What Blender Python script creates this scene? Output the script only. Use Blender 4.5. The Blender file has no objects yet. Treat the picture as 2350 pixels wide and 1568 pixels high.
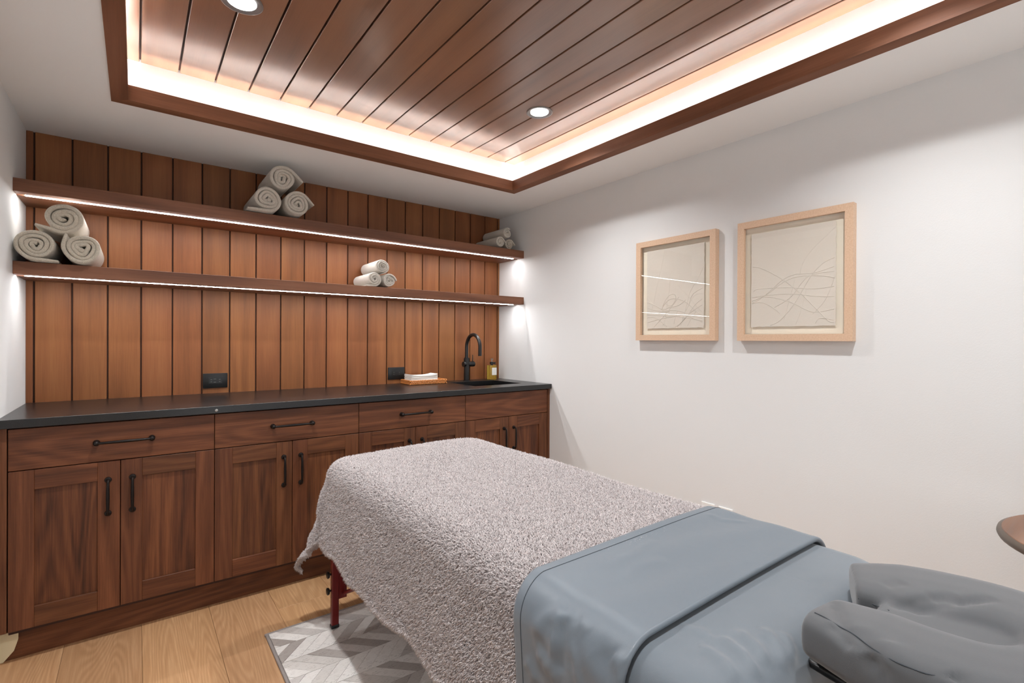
import bpy, bmesh, math, random
import numpy as np
from mathutils import Vector, Matrix
from mathutils.bvhtree import BVHTree
PI = math.pi
random.seed(7)
RNG = np.random.default_rng(11)
SC = bpy.context.scene
COL = SC.collection

# ------------------------------------------------------------------ camera
FPX = 1135.31
CAMP = Vector((0.40152, -3.16261, 1.21345))
FWD = Vector((0.60566, 0.79572, -0.002716)); RGT = Vector((0.795721, -0.605645, 0.004718)); UPV = Vector((-0.002109, 0.005019, 0.999985))
cam = bpy.data.cameras.new('camera'); cam.sensor_width = 36; cam.lens = FPX / 2350 * 36; cam.clip_start = 0.02
camo = bpy.data.objects.new('camera', cam); COL.objects.link(camo)
camo.matrix_world = Matrix(((RGT.x, UPV.x, -FWD.x, CAMP.x), (RGT.y, UPV.y, -FWD.y, CAMP.y), (RGT.z, UPV.z, -FWD.z, CAMP.z), (0, 0, 0, 1)))
SC.camera = camo

# ------------------------------------------------------------------ world, exposure, large lights
wd = bpy.data.worlds.new('room_world'); SC.world = wd; wd.use_nodes = True
wd.node_tree.nodes['Background'].inputs[0].default_value = (0.97, 0.985, 1.0, 1)
wd.node_tree.nodes['Background'].inputs[1].default_value = 1.9
vs = SC.view_settings
vs.view_transform = 'Standard'; vs.look = 'None'; vs.gamma = 1; vs.use_curve_mapping = False
vs.exposure = 0.25
DOWNLIGHTS = [(0.684, -1.282), (1.998, -1.282), (0.684, -2.72), (1.998, -2.72)]
DOWN_W = 8.7
DOWN_SPREAD = 128
SC.cycles.diffuse_bounces = 4; SC.cycles.glossy_bounces = 3; SC.cycles.transmission_bounces = 6; SC.cycles.max_bounces = 8
COVE_E = 96.0
SHELF_E = 56.0
LIGHT_COL = (0.975, 0.99, 1.0)
LED_COL = (0.985, 0.99, 1.0)

# room dimensions (metres)
W = 2.679; H = 2.167; D = -4.0
TX0, TX1, TY1, TY0 = 0.3223, 2.3535, -0.6135, -3.39     # outer edge of the tray trim
LIP = 0.054; LIPTOP = 2.2233; PZ = 2.3477; WD = 0.0107
CT = 0.914; CB = 0.8817; CD = -0.6253
FY = -0.602

# ------------------------------------------------------------------ helpers
def link(o, parent=None):
    COL.objects.link(o)
    if parent is not None: o.parent = parent
    return o
def tag(o, label=None, cat=None, group=None, kind=None):
    if label: o['label'] = label
    if cat: o['category'] = cat
    if group: o['group'] = group
    if kind: o['kind'] = kind
    return o
def thing(name, label, cat, loc=(0, 0, 0), group=None):
    e = bpy.data.objects.new(name, None); link(e); e.location = loc; e.empty_display_size = 0.05
    return tag(e, label, cat, group)
class MB:
    def __init__(s): s.v = []; s.f = []
    def add(s, vs_, fs):
        n = len(s.v); s.v += [tuple(p) for p in vs_]; s.f += [tuple(i + n for i in f) for f in fs]; return s
    def box(s, x0, x1, y0, y1, z0, z1):
        return s.add([(x0, y0, z0), (x1, y0, z0), (x1, y1, z0), (x0, y1, z0), (x0, y0, z1), (x1, y0, z1), (x1, y1, z1), (x0, y1, z1)],
                     [(3, 2, 1, 0), (4, 5, 6, 7), (0, 1, 5, 4), (1, 2, 6, 5), (2, 3, 7, 6), (3, 0, 4, 7)])
    def rbox(s, x0, x1, y0, y1, z0, z1, r=0.003, seg=2):
        bm = bmesh.new(); bmesh.ops.create_cube(bm, size=1)
        for v in bm.verts:
            v.co = Vector(((x0 + x1) / 2 + v.co.x * (x1 - x0), (y0 + y1) / 2 + v.co.y * (y1 - y0), (z0 + z1) / 2 + v.co.z * (z1 - z0)))
        bmesh.ops.bevel(bm, geom=list(bm.edges), offset=r, segments=seg, profile=0.5, affect='EDGES')
        bm.verts.index_update()
        s.add([v.co[:] for v in bm.verts], [[v.index for v in f.verts] for f in bm.faces]); bm.free(); return s
    def prism(s, poly, z0, z1):
        n = len(poly)
        return s.add([(x, y, z0) for x, y in poly] + [(x, y, z1) for x, y in poly],
                     [tuple(range(n - 1, -1, -1)), tuple(range(n, 2 * n))] + [(i, (i + 1) % n, (i + 1) % n + n, i + n) for i in range(n)])
    def lathe(s, prof, c=(0, 0, 0), axis='z', n=24, cap=True):
        vs_ = []; fs = []
        for (r, h) in prof:
            for k in range(n):
                a = 2 * PI * k / n; p = (r * math.cos(a), r * math.sin(a), h)
                if axis == 'x': p = (p[2], p[0], p[1])
                if axis == 'y': p = (p[1], p[2], p[0])
                vs_.append((p[0] + c[0], p[1] + c[1], p[2] + c[2]))
        m = len(prof)
        for i in range(m - 1):
            for k in range(n):
                fs.append((i * n + k, i * n + (k + 1) % n, (i + 1) * n + (k + 1) % n, (i + 1) * n + k))
        if cap:
            fs.append(tuple(range(n - 1, -1, -1))); fs.append(tuple((m - 1) * n + k for k in range(n)))
        return s.add(vs_, fs)
    def tube(s, pts, rad, n=8, cap=True):
        pts = [Vector(p) for p in pts]
        rads = rad if hasattr(rad, '__len__') else [rad] * len(pts)
        vs_ = []; fs = []; up = None
        for i, p in enumerate(pts):
            t = (pts[min(i + 1, len(pts) - 1)] - pts[max(i - 1, 0)]).normalized()
            if up is None:
                up = Vector((0, 0, 1)) if abs(t.z) < 0.9 else Vector((1, 0, 0))
            up = (up - t * up.dot(t)).normalized(); b = t.cross(up)
            for k in range(n):
                a = 2 * PI * k / n
                vs_.append(p + (up * math.cos(a) + b * math.sin(a)) * rads[i])
        for i in range(len(pts) - 1):
            for k in range(n):
                fs.append((i * n + k, (i + 1) * n + k, (i + 1) * n + (k + 1) % n, i * n + (k + 1) % n))
        if cap:
            fs.append(tuple(range(n))); fs.append(tuple((len(pts) - 1) * n + k for k in range(n - 1, -1, -1)))
        return s.add(vs_, fs)
    def mesh(s, name, smooth=None, fix=True):
        m = bpy.data.meshes.new(name); m.from_pydata(s.v, [], s.f)
        if fix:
            bm = bmesh.new(); bm.from_mesh(m); bmesh.ops.recalc_face_normals(bm, faces=bm.faces); bm.to_mesh(m); bm.free()
        if smooth is not None:
            m.shade_smooth(); m.set_sharp_from_angle(angle=math.radians(smooth))
        return m
    def build(s, name, mat, parent=None, smooth=None, loc=None):
        m = s.mesh(name, smooth); m.materials.append(mat)
        o = link(bpy.data.objects.new(name, m), parent)
        if loc: o.location = loc
        return o
def grid_mesh(name, P, mat, parent=None, smooth=True, solid=0.0, offset=-1, flip=False):
    n, m = P.shape[:2]
    idx = np.arange(n * m).reshape(n, m)
    a, b, c, d = idx[:-1, :-1].ravel(), idx[1:, :-1].ravel(), idx[1:, 1:].ravel(), idx[:-1, 1:].ravel()
    q = np.stack([a, d, c, b] if flip else [a, b, c, d], 1)
    me = bpy.data.meshes.new(name); me.from_pydata(P.reshape(-1, 3).tolist(), [], q.tolist())
    if smooth: me.shade_smooth()
    me.materials.append(mat)
    o = link(bpy.data.objects.new(name, me), parent)
    if solid:
        md = o.modifiers.new('thickness', 'SOLIDIFY'); md.thickness = solid; md.offset = offset
    return o
def pix_dir(u, v):
    return (FWD + RGT * ((u - 1175) / FPX) - UPV * ((v - 784) / FPX))
def spline(pts, n=12):
    P = [Vector(p) for p in pts]; out = []
    for i in range(len(P) - 1):
        p0 = P[max(i - 1, 0)]; p1 = P[i]; p2 = P[i + 1]; p3 = P[min(i + 2, len(P) - 1)]
        for k in range(n):
            t = k / n
            out.append(0.5 * ((2 * p1) + (p2 - p0) * t + (2 * p0 - 5 * p1 + 4 * p2 - p3) * t * t + (3 * p1 - p0 - 3 * p2 + p3) * t ** 3))
    out.append(P[-1]); return out

# ------------------------------------------------------------------ materials
def srgb(r, g, b):
    f = lambda c: ((c / 255 + 0.055) / 1.055) ** 2.4 if c > 10 else c / 255 / 12.92
    return (f(r), f(g), f(b), 1)
class NT:
    def __init__(s, name):
        s.m = bpy.data.materials.new(name); s.m.use_nodes = True; s.t = s.m.node_tree
        s.p = s.t.nodes['Principled BSDF']; s.out = s.t.nodes['Material Output']
    def n(s, typ, ins=None, **props):
        nd = s.t.nodes.new('ShaderNode' + typ)
        for k, v in props.items(): setattr(nd, k, v)
        for k, v in (ins or {}).items(): s.set(nd, k, v)
        return nd
    def set(s, nd, k, v):
        if isinstance(v, bpy.types.NodeSocket): s.t.links.new(v, nd.inputs[k])
        else: nd.inputs[k].default_value = v
    def math(s, op, a, b=0.0, c=0.0, clamp=False):
        nd = s.n('Math', {0: a, 1: b, 2: c}, operation=op, use_clamp=clamp); return nd.outputs[0]
    def mix(s, f, a, b, blend='MIX'):
        nd = s.n('Mix', {}, data_type='RGBA', blend_type=blend)
        s.set(nd, 0, f); s.set(nd, 6, a); s.set(nd, 7, b); return nd.outputs[2]
    def ramp(s, f, stops):
        nd = s.n('ValToRGB', {0: f}); e = nd.color_ramp.elements
        while len(e) > 1: e.remove(e[-1])
        e[0].position = stops[0][0]; e[0].color = stops[0][1]
        for p, c in stops[1:]:
            x = e.new(p); x.color = c
        return nd.outputs[0]
    def bump(s, h, dist=0.001, strength=1.0, prev=None):
        nd = s.n('Bump', {'Height': h, 'Distance': dist, 'Strength': strength})
        if prev is not None: s.set(nd, 'Normal', prev)
        return nd.outputs[0]
    def pset(s, **kw):
        names = dict(col='Base Color', rough='Roughness', metal='Metallic', spec='Specular IOR Level', normal='Normal', coat='Coat Weight', coatr='Coat Roughness', sheen='Sheen Weight', sheenr='Sheen Roughness', trans='Transmission Weight', ior='IOR', emc='Emission Color', ems='Emission Strength')
        for k, v in kw.items(): s.set(s.p, names[k], v)
        return s
def plain(name, col, rough=0.5, metal=0.0, bump=0.0, bscale=300, **kw):
    t = NT(name); t.pset(col=col, rough=rough, metal=metal, **kw)
    if bump:
        tc = t.n('TexCoord').outputs['Object']
        nz = t.n('TexNoise', {'Vector': tc, 'Scale': bscale, 'Detail': 4.0})
        t.pset(normal=t.bump(nz.outputs[0], bump))
    return t.m
def wood(name, dark, mid, light, axis=2, figure=6.0, freq=30.0, contrast=0.6, fibre=0.35, rough=0.4, var=0.25, spec=0.5, along=0.35, coat=0.0, streak=0.5, bumpd=0.0001, rvar=0.2):
    """flat-sawn timber: contour lines of a stretched noise give the cathedral figure"""
    t = NT(name)
    tc = t.n('TexCoord').outputs['Object']
    rnd = t.n('ObjectInfo').outputs['Random']
    off = t.n('CombineXYZ', {0: t.math('MULTIPLY', rnd, 37.0), 1: t.math('MULTIPLY', rnd, 91.0), 2: t.math('MULTIPLY', rnd, 53.0)}).outputs[0]
    v = t.n('VectorMath', {0: tc, 1: off}, operation='ADD').outputs[0]
    sc = [figure] * 3; sc[axis] = figure * along * 0.35
    mp = t.n('Mapping', {'Vector': v, 'Scale': tuple(sc)}).outputs[0]
    nz = t.n('TexNoise', {'Vector': mp, 'Scale': 1.0, 'Detail': 1.5, 'Roughness': 0.35}).outputs[0]
    rings = t.math('SINE', t.math('MULTIPLY', nz, freq))
    rings = t.math('MULTIPLY_ADD', rings, 0.5, 0.5)
    sc2 = [240.0] * 3; sc2[axis] = 7.0
    fb = t.n('TexNoise', {'Vector': t.n('Mapping', {'Vector': v, 'Scale': tuple(sc2)}).outputs[0], 'Scale': 1.0, 'Detail': 3.0, 'Roughness': 0.6}).outputs[0]
    sc3 = [22.0] * 3; sc3[axis] = 0.8
    st = t.n('TexNoise', {'Vector': t.n('Mapping', {'Vector': v, 'Scale': tuple(sc3)}).outputs[0], 'Scale': 1.0, 'Detail': 2.0, 'Roughness': 0.5}).outputs[0]
    g = t.math('MULTIPLY_ADD', t.math('SUBTRACT', rings, 0.5), contrast, 0.5)
    g = t.math('MULTIPLY_ADD', t.math('SUBTRACT', fb, 0.5), fibre * 2, g)
    g = t.math('MULTIPLY_ADD', t.math('SUBTRACT', st, 0.5), streak * 2, g, clamp=True)
    col = t.ramp(g, [(0.0, dark), (0.5, mid), (1.0, light)])
    val = t.math('MULTIPLY_ADD', t.math('SUBTRACT', rnd, 0.5), var * 2, 1.0)
    hv = t.math('MULTIPLY_ADD', t.math('FRACT', t.math('MULTIPLY', rnd, 17.3)), 0.005, 0.4975)
    hs = t.n('HueSaturation', {'Hue': hv, 'Value': val, 'Color': col}).outputs[0]
    rg = t.math('MULTIPLY_ADD', t.math('SUBTRACT', fb, 0.5), rvar, rough)
    t.pset(col=hs, rough=rg, spec=spec, coat=coat, coatr=0.24, normal=t.bump(fb, bumpd))
    return t.m
def emit(name, col, strength):
    t = NT(name); t.pset(col=(0.8, 0.8, 0.8, 1), emc=(*col, 1), ems=strength); return t.m

M = {}
t = NT('wall_paint'); tc = t.n('TexCoord').outputs['Object']
nz = t.n('TexNoise', {'Vector': tc, 'Scale': 220.0, 'Detail': 3.0}).outputs[0]
t.pset(col=srgb(224, 224, 223), rough=0.75, spec=0.3, normal=t.bump(nz, 0.00025)); M['paint'] = t.m
M['ceil_paint'] = plain('ceiling_paint', srgb(242, 242, 241), 0.85, spec=0.2)
M['cove_paint'] = plain('cove_paint', srgb(232, 230, 226), 0.7)
M['cream'] = plain('cream_primer', srgb(226, 214, 178), 0.7)
M['board'] = wood('mahogany_boards', srgb(104, 61, 33), srgb(131, 80, 45), srgb(150, 98, 58), axis=2, figure=5, freq=26, contrast=0.3, fibre=0.3, rough=0.48, var=0.09, streak=0.35, spec=0.35)
M['plank'] = wood('mahogany_ceiling', srgb(104, 72, 53), srgb(132, 95, 71), srgb(148, 109, 83), axis=1, figure=5, freq=22, contrast=0.25, fibre=0.2, rough=0.30, var=0.07, bumpd=0.00003, rvar=0.08, coat=1.0, streak=0.3, spec=0.75)
M['groove'] = plain('groove_wood', srgb(60, 34, 22), 0.7)
kw = dict(rough=0.48, var=0.12, spec=0.35)
M['shelf'] = wood('walnut_shelf', srgb(92, 58, 42), srgb(118, 77, 56), srgb(136, 92, 69), axis=0, figure=5, freq=40, contrast=0.45, **kw)
M['wal_x'] = wood('walnut_horizontal', srgb(66, 37, 21), srgb(95, 55, 32), srgb(120, 75, 47), axis=0, figure=6, freq=90, contrast=0.3, fibre=0.5, **kw)
M['wal_y'] = wood('walnut_trim_y', srgb(98, 62, 43), srgb(122, 80, 57), srgb(140, 96, 71), axis=1, figure=5, freq=30, contrast=0.35, rough=0.6, var=0.1, spec=0.3)
M['trim_x'] = wood('walnut_trim_x', srgb(98, 62, 43), srgb(122, 80, 57), srgb(140, 96, 71), axis=0, figure=5, freq=30, contrast=0.35, rough=0.6, var=0.1, spec=0.3)
M['wal_z'] = wood('walnut_vertical', srgb(66, 37, 21), srgb(95, 55, 32), srgb(120, 75, 47), axis=2, figure=7, freq=70, contrast=0.25, fibre=0.5, **kw)
M['wal_panel'] = wood('walnut_panel', srgb(58, 31, 18), srgb(96, 55, 32), srgb(124, 78, 47), axis=2, figure=9, freq=60, contrast=0.28, fibre=0.5, streak=0.7, **kw)
M['oak'] = wood('oak_floor', srgb(164, 122, 84), srgb(182, 140, 100), srgb(202, 162, 122), axis=1, figure=8, freq=200, contrast=0.3, fibre=0.5, rough=0.5, var=0.1, streak=0.25, along=0.22)
# honed dark stone
t = NT('dark_granite'); tc = t.n('TexCoord').outputs['Object']
n1 = t.n('TexNoise', {'Vector': tc, 'Scale': 420.0, 'Detail': 3.0}).outputs[0]
n2 = t.n('TexNoise', {'Vector': tc, 'Scale': 9.0, 'Detail': 4.0}).outputs[0]
c = t.ramp(n1, [(0.35, srgb(20, 20, 21)), (0.6, srgb(27, 27, 28)), (0.78, srgb(42, 42, 42))])
t.pset(col=c, rough=0.28, spec=0.5); M['stone'] = t.m
M['black_metal'] = plain('matte_black_metal', srgb(20, 19, 19), 0.35, 0.0, spec=0.5)
M['bronze'] = plain('oil_rubbed_bronze', srgb(30, 24, 22), 0.36, 0.55)
M['black_plastic'] = plain('black_plastic', srgb(18, 18, 19), 0.35)
M['slot'] = plain('outlet_slot', srgb(90, 90, 88), 0.3, 0.6)
M['sink'] = plain('sink_black', srgb(24, 24, 25), 0.4, bump=0.0002)
M['steel'] = plain('satin_steel', srgb(170, 168, 165), 0.3, 1.0)
M['red_wood'] = plain('red_lacquer', srgb(104, 20, 18), 0.32, spec=0.5, bump=0.0001, bscale=80)
M['black_fabric'] = plain('black_vinyl', srgb(18, 18, 18), 0.6)
M['vinyl'] = plain('pad_vinyl', srgb(70, 74, 80), 0.5)
M['white_plate'] = plain('white_plate', srgb(236, 235, 232), 0.4)
t = NT('maple_frame'); tc = t.n('TexCoord').outputs['Object']
nz = t.n('TexNoise', {'Vector': t.n('Mapping', {'Vector': tc, 'Scale': (60., 60., 60.)}).outputs[0], 'Scale': 3.0, 'Detail': 3.0}).outputs[0]
t.pset(col=t.ramp(nz, [(0.3, srgb(206, 172, 143)), (0.7, srgb(219, 188, 160))]), rough=0.5); M['maple'] = t.m
M['mat_board'] = plain('backing_board', srgb(238, 230, 212), 0.9)
M['art_paper'] = plain('handmade_paper', srgb(218, 210, 198), 0.95, bump=0.0006, bscale=120)
# glass pane: clear with Fresnel reflection
t = NT('clear_glass'); fr = t.math('MULTIPLY', t.n('Fresnel', {'IOR': 1.5}).outputs[0], t.math('SUBTRACT', 1.0, t.n('NewGeometry').outputs['Backfacing']))
tr = t.n('BsdfTransparent').outputs[0]; gl = t.n('BsdfGlossy', {'Roughness': 0.0}).outputs[0]
mx = t.n('MixShader', {0: fr}); t.t.links.new(tr, mx.inputs[1]); t.t.links.new(gl, mx.inputs[2]); t.t.links.new(mx.outputs[0], t.out.inputs[0]); M['glass'] = t.m
def terry(name, c0, c1, scale=420.0, bumpd=0.0025):
    t = NT(name); tc = t.n('TexCoord').outputs['Object']
    n1 = t.n('TexVoronoi', {'Vector': tc, 'Scale': scale}).outputs[0]
    n2 = t.n('TexNoise', {'Vector': tc, 'Scale': scale * 0.9, 'Detail': 3.0}).outputs[0]
    g = t.math('MULTIPLY_ADD', n2, 0.9, t.math('MULTIPLY', n1, -0.35), clamp=True)
    b = t.bump(g, bumpd)
    t.pset(col=t.ramp(g, [(0.1, c0), (0.55, c1)]), rough=0.95, spec=0.15, sheen=0.3, normal=b); return t.m
M['terry'] = terry('terry_taupe', srgb(182, 172, 155), srgb(218, 209, 194))
M['terry_pale'] = terry('terry_pale', srgb(200, 193, 182), srgb(228, 223, 214))
M['terry_grey'] = terry('terry_grey', srgb(182, 174, 162), srgb(218, 212, 201))
t = NT('shag_base'); t.pset(col=srgb(170, 160, 159), rough=1.0, spec=0.1, sheen=0.2); M['shag_base'] = t.m  # slightly darker than the pile: shade between tufts put into the colour
t = NT('shag_pile'); isl = t.n('NewGeometry').outputs['Random Per Island']
t.pset(col=t.ramp(isl, [(0.0, srgb(176, 167, 166)), (0.5, srgb(193, 184, 183)), (1.0, srgb(209, 201, 200))]), rough=0.95, spec=0.1, sheen=0.3); M['shag'] = t.m
def cloth(name, col, rough, weave=900.0, wb=0.00012, sheen=0.3, spec=0.5, wr=0.0005):
    t = NT(name); tc = t.n('TexCoord').outputs['Object']
    w1 = t.n('TexNoise', {'Vector': tc, 'Scale': weave, 'Detail': 2.0}).outputs[0]
    w2 = t.n('TexNoise', {'Vector': tc, 'Scale': 14.0, 'Detail': 2.0, 'Distortion': 0.6}).outputs[0]
    b = t.bump(w2, wr); b = t.bump(w1, wb, prev=b)
    t.pset(col=col, rough=rough, sheen=sheen, spec=spec, normal=b); return t.m
M['satin'] = cloth('satin_sheet', srgb(94, 104, 113), 0.47, sheen=0.15, spec=0.6)
M['sheet'] = cloth('microfibre_sheet', srgb(94, 103, 111), 0.62, sheen=0.35)
M['cover'] = cloth('cradle_cover', srgb(76, 78, 81), 0.75, sheen=0.3)
M['thread'] = plain('seam_thread', srgb(52, 58, 64), 0.8)
M['thread_lt'] = plain('seam_thread_light', srgb(150, 153, 154), 0.8)
M['rattan'] = plain('rattan', srgb(196, 124, 62), 0.5, bump=0.0003, bscale=500)
M['tissue'] = plain('paper_napkin', srgb(240, 236, 230), 0.9)
t = NT('oil_glass'); t.pset(col=srgb(236, 204, 92), rough=0.03, trans=0.75, ior=1.45); M['oil'] = t.m
M['label'] = plain('bottle_label', srgb(238, 236, 230), 0.6)
M['bed_border'] = plain('rug_border', srgb(150, 142, 138), 0.95, bump=0.0015, bscale=300)
def rugmat(name, mode):
    t = NT(name); tc = t.n('TexCoord').outputs['Object']
    rnd = t.n('ObjectInfo').outputs['Random'] if mode == 'obj' else t.n('NewGeometry').outputs['Random Per Island']
    base = t.ramp(rnd, [(0.0, srgb(236, 232, 228)), (0.42, srgb(226, 221, 216)), (0.56, srgb(178, 170, 164)), (0.8, srgb(208, 202, 198)), (1.0, srgb(164, 155, 149))])
    st = t.n('TexNoise', {'Vector': t.n('Mapping', {'Vector': tc, 'Rotation': (0, 0, PI / 4), 'Scale': (60., 260., 60.)}).outputs[0], 'Scale': 1.0, 'Detail': 4.0, 'Roughness': 0.7}).outputs[0]
    dk = t.ramp(st, [(0.34, (0.6, 0.58, 0.57, 1)), (0.46, (1, 1, 1, 1))])
    fz = t.n('TexNoise', {'Vector': tc, 'Scale': 700.0, 'Detail': 2.0}).outputs[0]
    t.pset(col=t.mix(1.0, base, dk, 'MULTIPLY'), rough=1.0, spec=0.1, normal=t.bump(fz, 0.001)); return t.m
M['rug_a'] = rugmat('rug_patch', 'obj'); M['rug_b'] = rugmat('rug_field', 'isl')
M['inlay'] = wood('table_inlay_grey', srgb(84, 74, 64), srgb(120, 108, 94), srgb(148, 136, 120), axis=1, figure=6, freq=30, contrast=0.4, rough=0.35)
M['tabletop'] = wood('table_top_brown', srgb(84, 54, 38), srgb(112, 76, 56), srgb(134, 96, 72), axis=0, figure=6, freq=26, contrast=0.35, rough=0.35)
M['tabledge'] = plain('table_edge', srgb(84, 72, 62), 0.4)
M['led'] = emit('shelf_led', LED_COL, SHELF_E)
M['cove_led'] = emit('cove_led', LED_COL, COVE_E)
M['lens'] = emit('downlight_lens', LIGHT_COL, 30.0)
M['trimring'] = plain('downlight_trim', srgb(150, 150, 150), 0.35, 0.7)

# ------------------------------------------------------------------ room shell
def struct(o): o['kind'] = 'structure'; return o
T = 0.12
struct(MB().box(-T, 0, D - T, T, -0.05, H + 0.25).build('wall_left', M['paint']))
struct(MB().box(W, W + T, D - T, T, -0.05, H + 0.25).build('wall_right', M['paint']))
# front wall; unseen glazed door added behind the camera for fill daylight
GX0, GX1, GZ = 0.75, 2.35, 2.05
struct(MB().box(0, GX0, D - T, D, -0.05, H + 0.25).box(GX1, W, D - T, D, -0.05, H + 0.25).box(GX0, GX1, D - T, D, GZ, H + 0.25).box(GX0, GX1, D - T, D, -0.05, 0.0).build('wall_front', M['paint']))
dm = MB()
for a, b in ((GX0, GX0 + 0.06), ((GX0 + GX1) / 2 - 0.045, (GX0 + GX1) / 2 + 0.045), (GX1 - 0.06, GX1)): dm.box(a, b, D - 0.08, D - 0.03, 0.0, GZ)
for a, b in ((0.0, 0.09), (GZ - 0.06, GZ)): dm.box(GX0, GX1, D - 0.079, D - 0.031, a, b)
dr_ = struct(dm.build('added_door_1', M['black_metal']))
for a, b in ((GX0 + 0.06, (GX0 + GX1) / 2 - 0.045), ((GX0 + GX1) / 2 + 0.045, GX1 - 0.06)): MB().box(a, b, D - 0.058, D - 0.052, 0.09, GZ - 0.06).build('glass_pane', M['glass'], dr_)
wb = struct(MB().box(0, W, 0.011, T, -0.05, H + 0.25).build('wall_back', M['groove']))
# back wall boards
bz0, bz1 = CT - 0.03, H
def vboard(x0, x1, y0=-0.0, name='board'):
    g = 0.0032
    MB().rbox(-(x1 - x0) / 2 + g, (x1 - x0) / 2 - g, -0.0, 0.0112, -(bz1 - bz0) / 2, (bz1 - bz0) / 2, 0.0018, 1).build(name, M['board'], wb, loc=((x0 + x1) / 2, y0, (bz0 + bz1) / 2))
PITCH = 0.13239
xs = [0.027 + PITCH * k for k in range(20)] + [2.6627]
for k in range(20): vboard(xs[k], xs[k + 1])
vboard(-0.0032, 0.027, -0.003, 'corner_strip'); vboard(2.6627, W + 0.0032, -0.003, 'corner_strip')

# ceiling soffit ring + recessed tray
cm = MB()
cm.box(0, W, TY1, 0.011, H, H + 0.24)
cm.box(0, W, D, TY0, H, H + 0.24)
cm.box(0, TX0, TY0, TY1, H, H + 0.24)
cm.box(TX1, W, TY0, TY1, H, H + 0.24)
ceil = struct(cm.build('ceiling', M['ceil_paint']))
# tray void: carve visually by cove walls set back behind the trim
ceil_v = MB()
# (the soffit boxes end at the trim; cove walls hang inside them)
for (x0, x1, y0, y1) in ((TX0 - WD, TX1 + WD, TY1 - 0.0008, TY1), (TX0 - WD, TX1 + WD, TY0, TY0 + 0.0008), (TX0, TX0 + 0.0008, TY0, TY1), (TX1 - 0.0008, TX1, TY0, TY1)):
    MB().box(max(x0, TX0), min(x1, TX1), y0, y1, H + 0.0112, PZ + 0.02).build('cove_wall', M['cove_paint'], ceil)
MB().box(TX0, TX1, TY0, TY1, PZ + 0.0125, PZ + 0.03).build('tray_backing', M['groove'], ceil)
px = [TX0] + [0.4142 + 0.1326 * k for k in range(15)] + [TX1]
for k in range(len(px) - 1):
    x0, x1 = px[k], px[k + 1]; g = 0.0034
    MB().rbox(-(x1 - x0) / 2 + g * (k > 0), (x1 - x0) / 2 - g * (k < len(px) - 2), TY0 + 0.001, TY1 - 0.001, 0, 0.013, 0.0016, 1).build('plank', M['plank'], ceil, loc=((x0 + x1) / 2, 0, PZ))
# wooden trim, L profile (cap + upstand), mitred
prof = [(0.0, H - 0.005), (LIP, H - 0.005), (LIP, LIPTOP), (LIP - 0.016, LIPTOP), (LIP - 0.016, H + 0.011), (0.0, H + 0.011)]
def corner(i, d):
    return [(TX0 + d, TY1 - d), (TX1 - d, TY1 - d), (TX1 - d, TY0 + d), (TX0 + d, TY0 + d)][i]
for i in range(4):
    j = (i + 1) % 4; n = len(prof)
    vs_ = [(*corner(i, d), z) for d, z in prof] + [(*corner(j, d), z) for d, z in prof]
    fs = [tuple(range(n)), tuple(range(2 * n - 1, n - 1, -1))] + [(a, (a + 1) % n, (a + 1) % n + n, a + n) for a in range(n)]
    struct(MB().add(vs_, fs).build('trim_%d' % (i + 1), M['trim_x'] if i % 2 == 0 else M['wal_y']))
# LED tape in the cove
def strip(name, p0, p1, w, axis, mat, parent=None, n=16, up=True, th=0.002):
    mb = MB()
    for k in range(n):
        a = p0[axis] + (p1[axis] - p0[axis]) * k / n; b = p0[axis] + (p1[axis] - p0[axis]) * (k + 1) / n
        q0 = list(p0); q1 = list(p1); q0[axis] = a; q1[axis] = b
        if axis == 0: mb.box(a, b, p0[1] - w / 2, p0[1] + w / 2, p0[2], p0[2] + th)
        else: mb.box(p0[0] - w / 2, p0[0] + w / 2, a, b, p0[2], p0[2] + th)
    return mb.build(name, mat, parent)
CO = 0.020; zc = H + 0.0115
for p0, p1, ax, lab in (((TX0 + 0.03, TY1 - CO, zc), (TX1 - 0.03, TY1 - CO, zc), 0, 'above the shelves'),
                        ((TX0 + 0.03, TY0 + CO, zc), (TX1 - 0.03, TY0 + CO, zc), 0, 'opposite the shelves'),
                        ((TX0 + CO, TY0 + 0.03, zc), (TX0 + CO, TY1 - 0.03, zc), 1, 'along the bare white wall'),
                        ((TX1 - CO, TY0 + 0.03, zc), (TX1 - CO, TY1 - 0.03, zc), 1, 'along the wall with framed art')):
    tag(strip('cove_light_strip', p0, p1, 0.012, ax, M['cove_led']), 'white LED tape hidden behind ceiling trim ' + lab, 'light strip', 'cove lights')
# recessed downlights
for i, (x, y) in enumerate(DOWNLIGHTS):
    lab = ['beside the cove corner over the long cabinet end', 'over the sink end near the framed art', 'in the tray behind, by the bare wall', 'in the tray behind, by the art wall'][i]
    th_ = thing('recessed_downlight', 'round recessed downlight with grey metal ring ' + lab, 'downlight', (x, y, PZ), 'recessed downlights')
    MB().lathe([(0.065, -0.0005), (0.065, -0.003), (0.062, -0.0045), (0.058, -0.0045), (0.0435, 0.0), (0.0435, 0.001)], n=40, cap=False).build('trim_ring', M['trimring'], th_, smooth=40)
    MB().lathe([(0.001, -0.0012), (0.044, -0.0012), (0.044, 0.0)], n=40).build('lens', M['lens'], th_, smooth=40)
    ld = bpy.data.lights.new('downlight', 'AREA'); ld.shape = 'DISK'; ld.size = 0.08; ld.energy = DOWN_W; ld.color = LIGHT_COL; ld.spread = math.radians(DOWN_SPREAD)
    lo = bpy.data.objects.new('downlight_lamp', ld); link(lo, th_); lo.location = (0, 0, -0.006)

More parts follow.
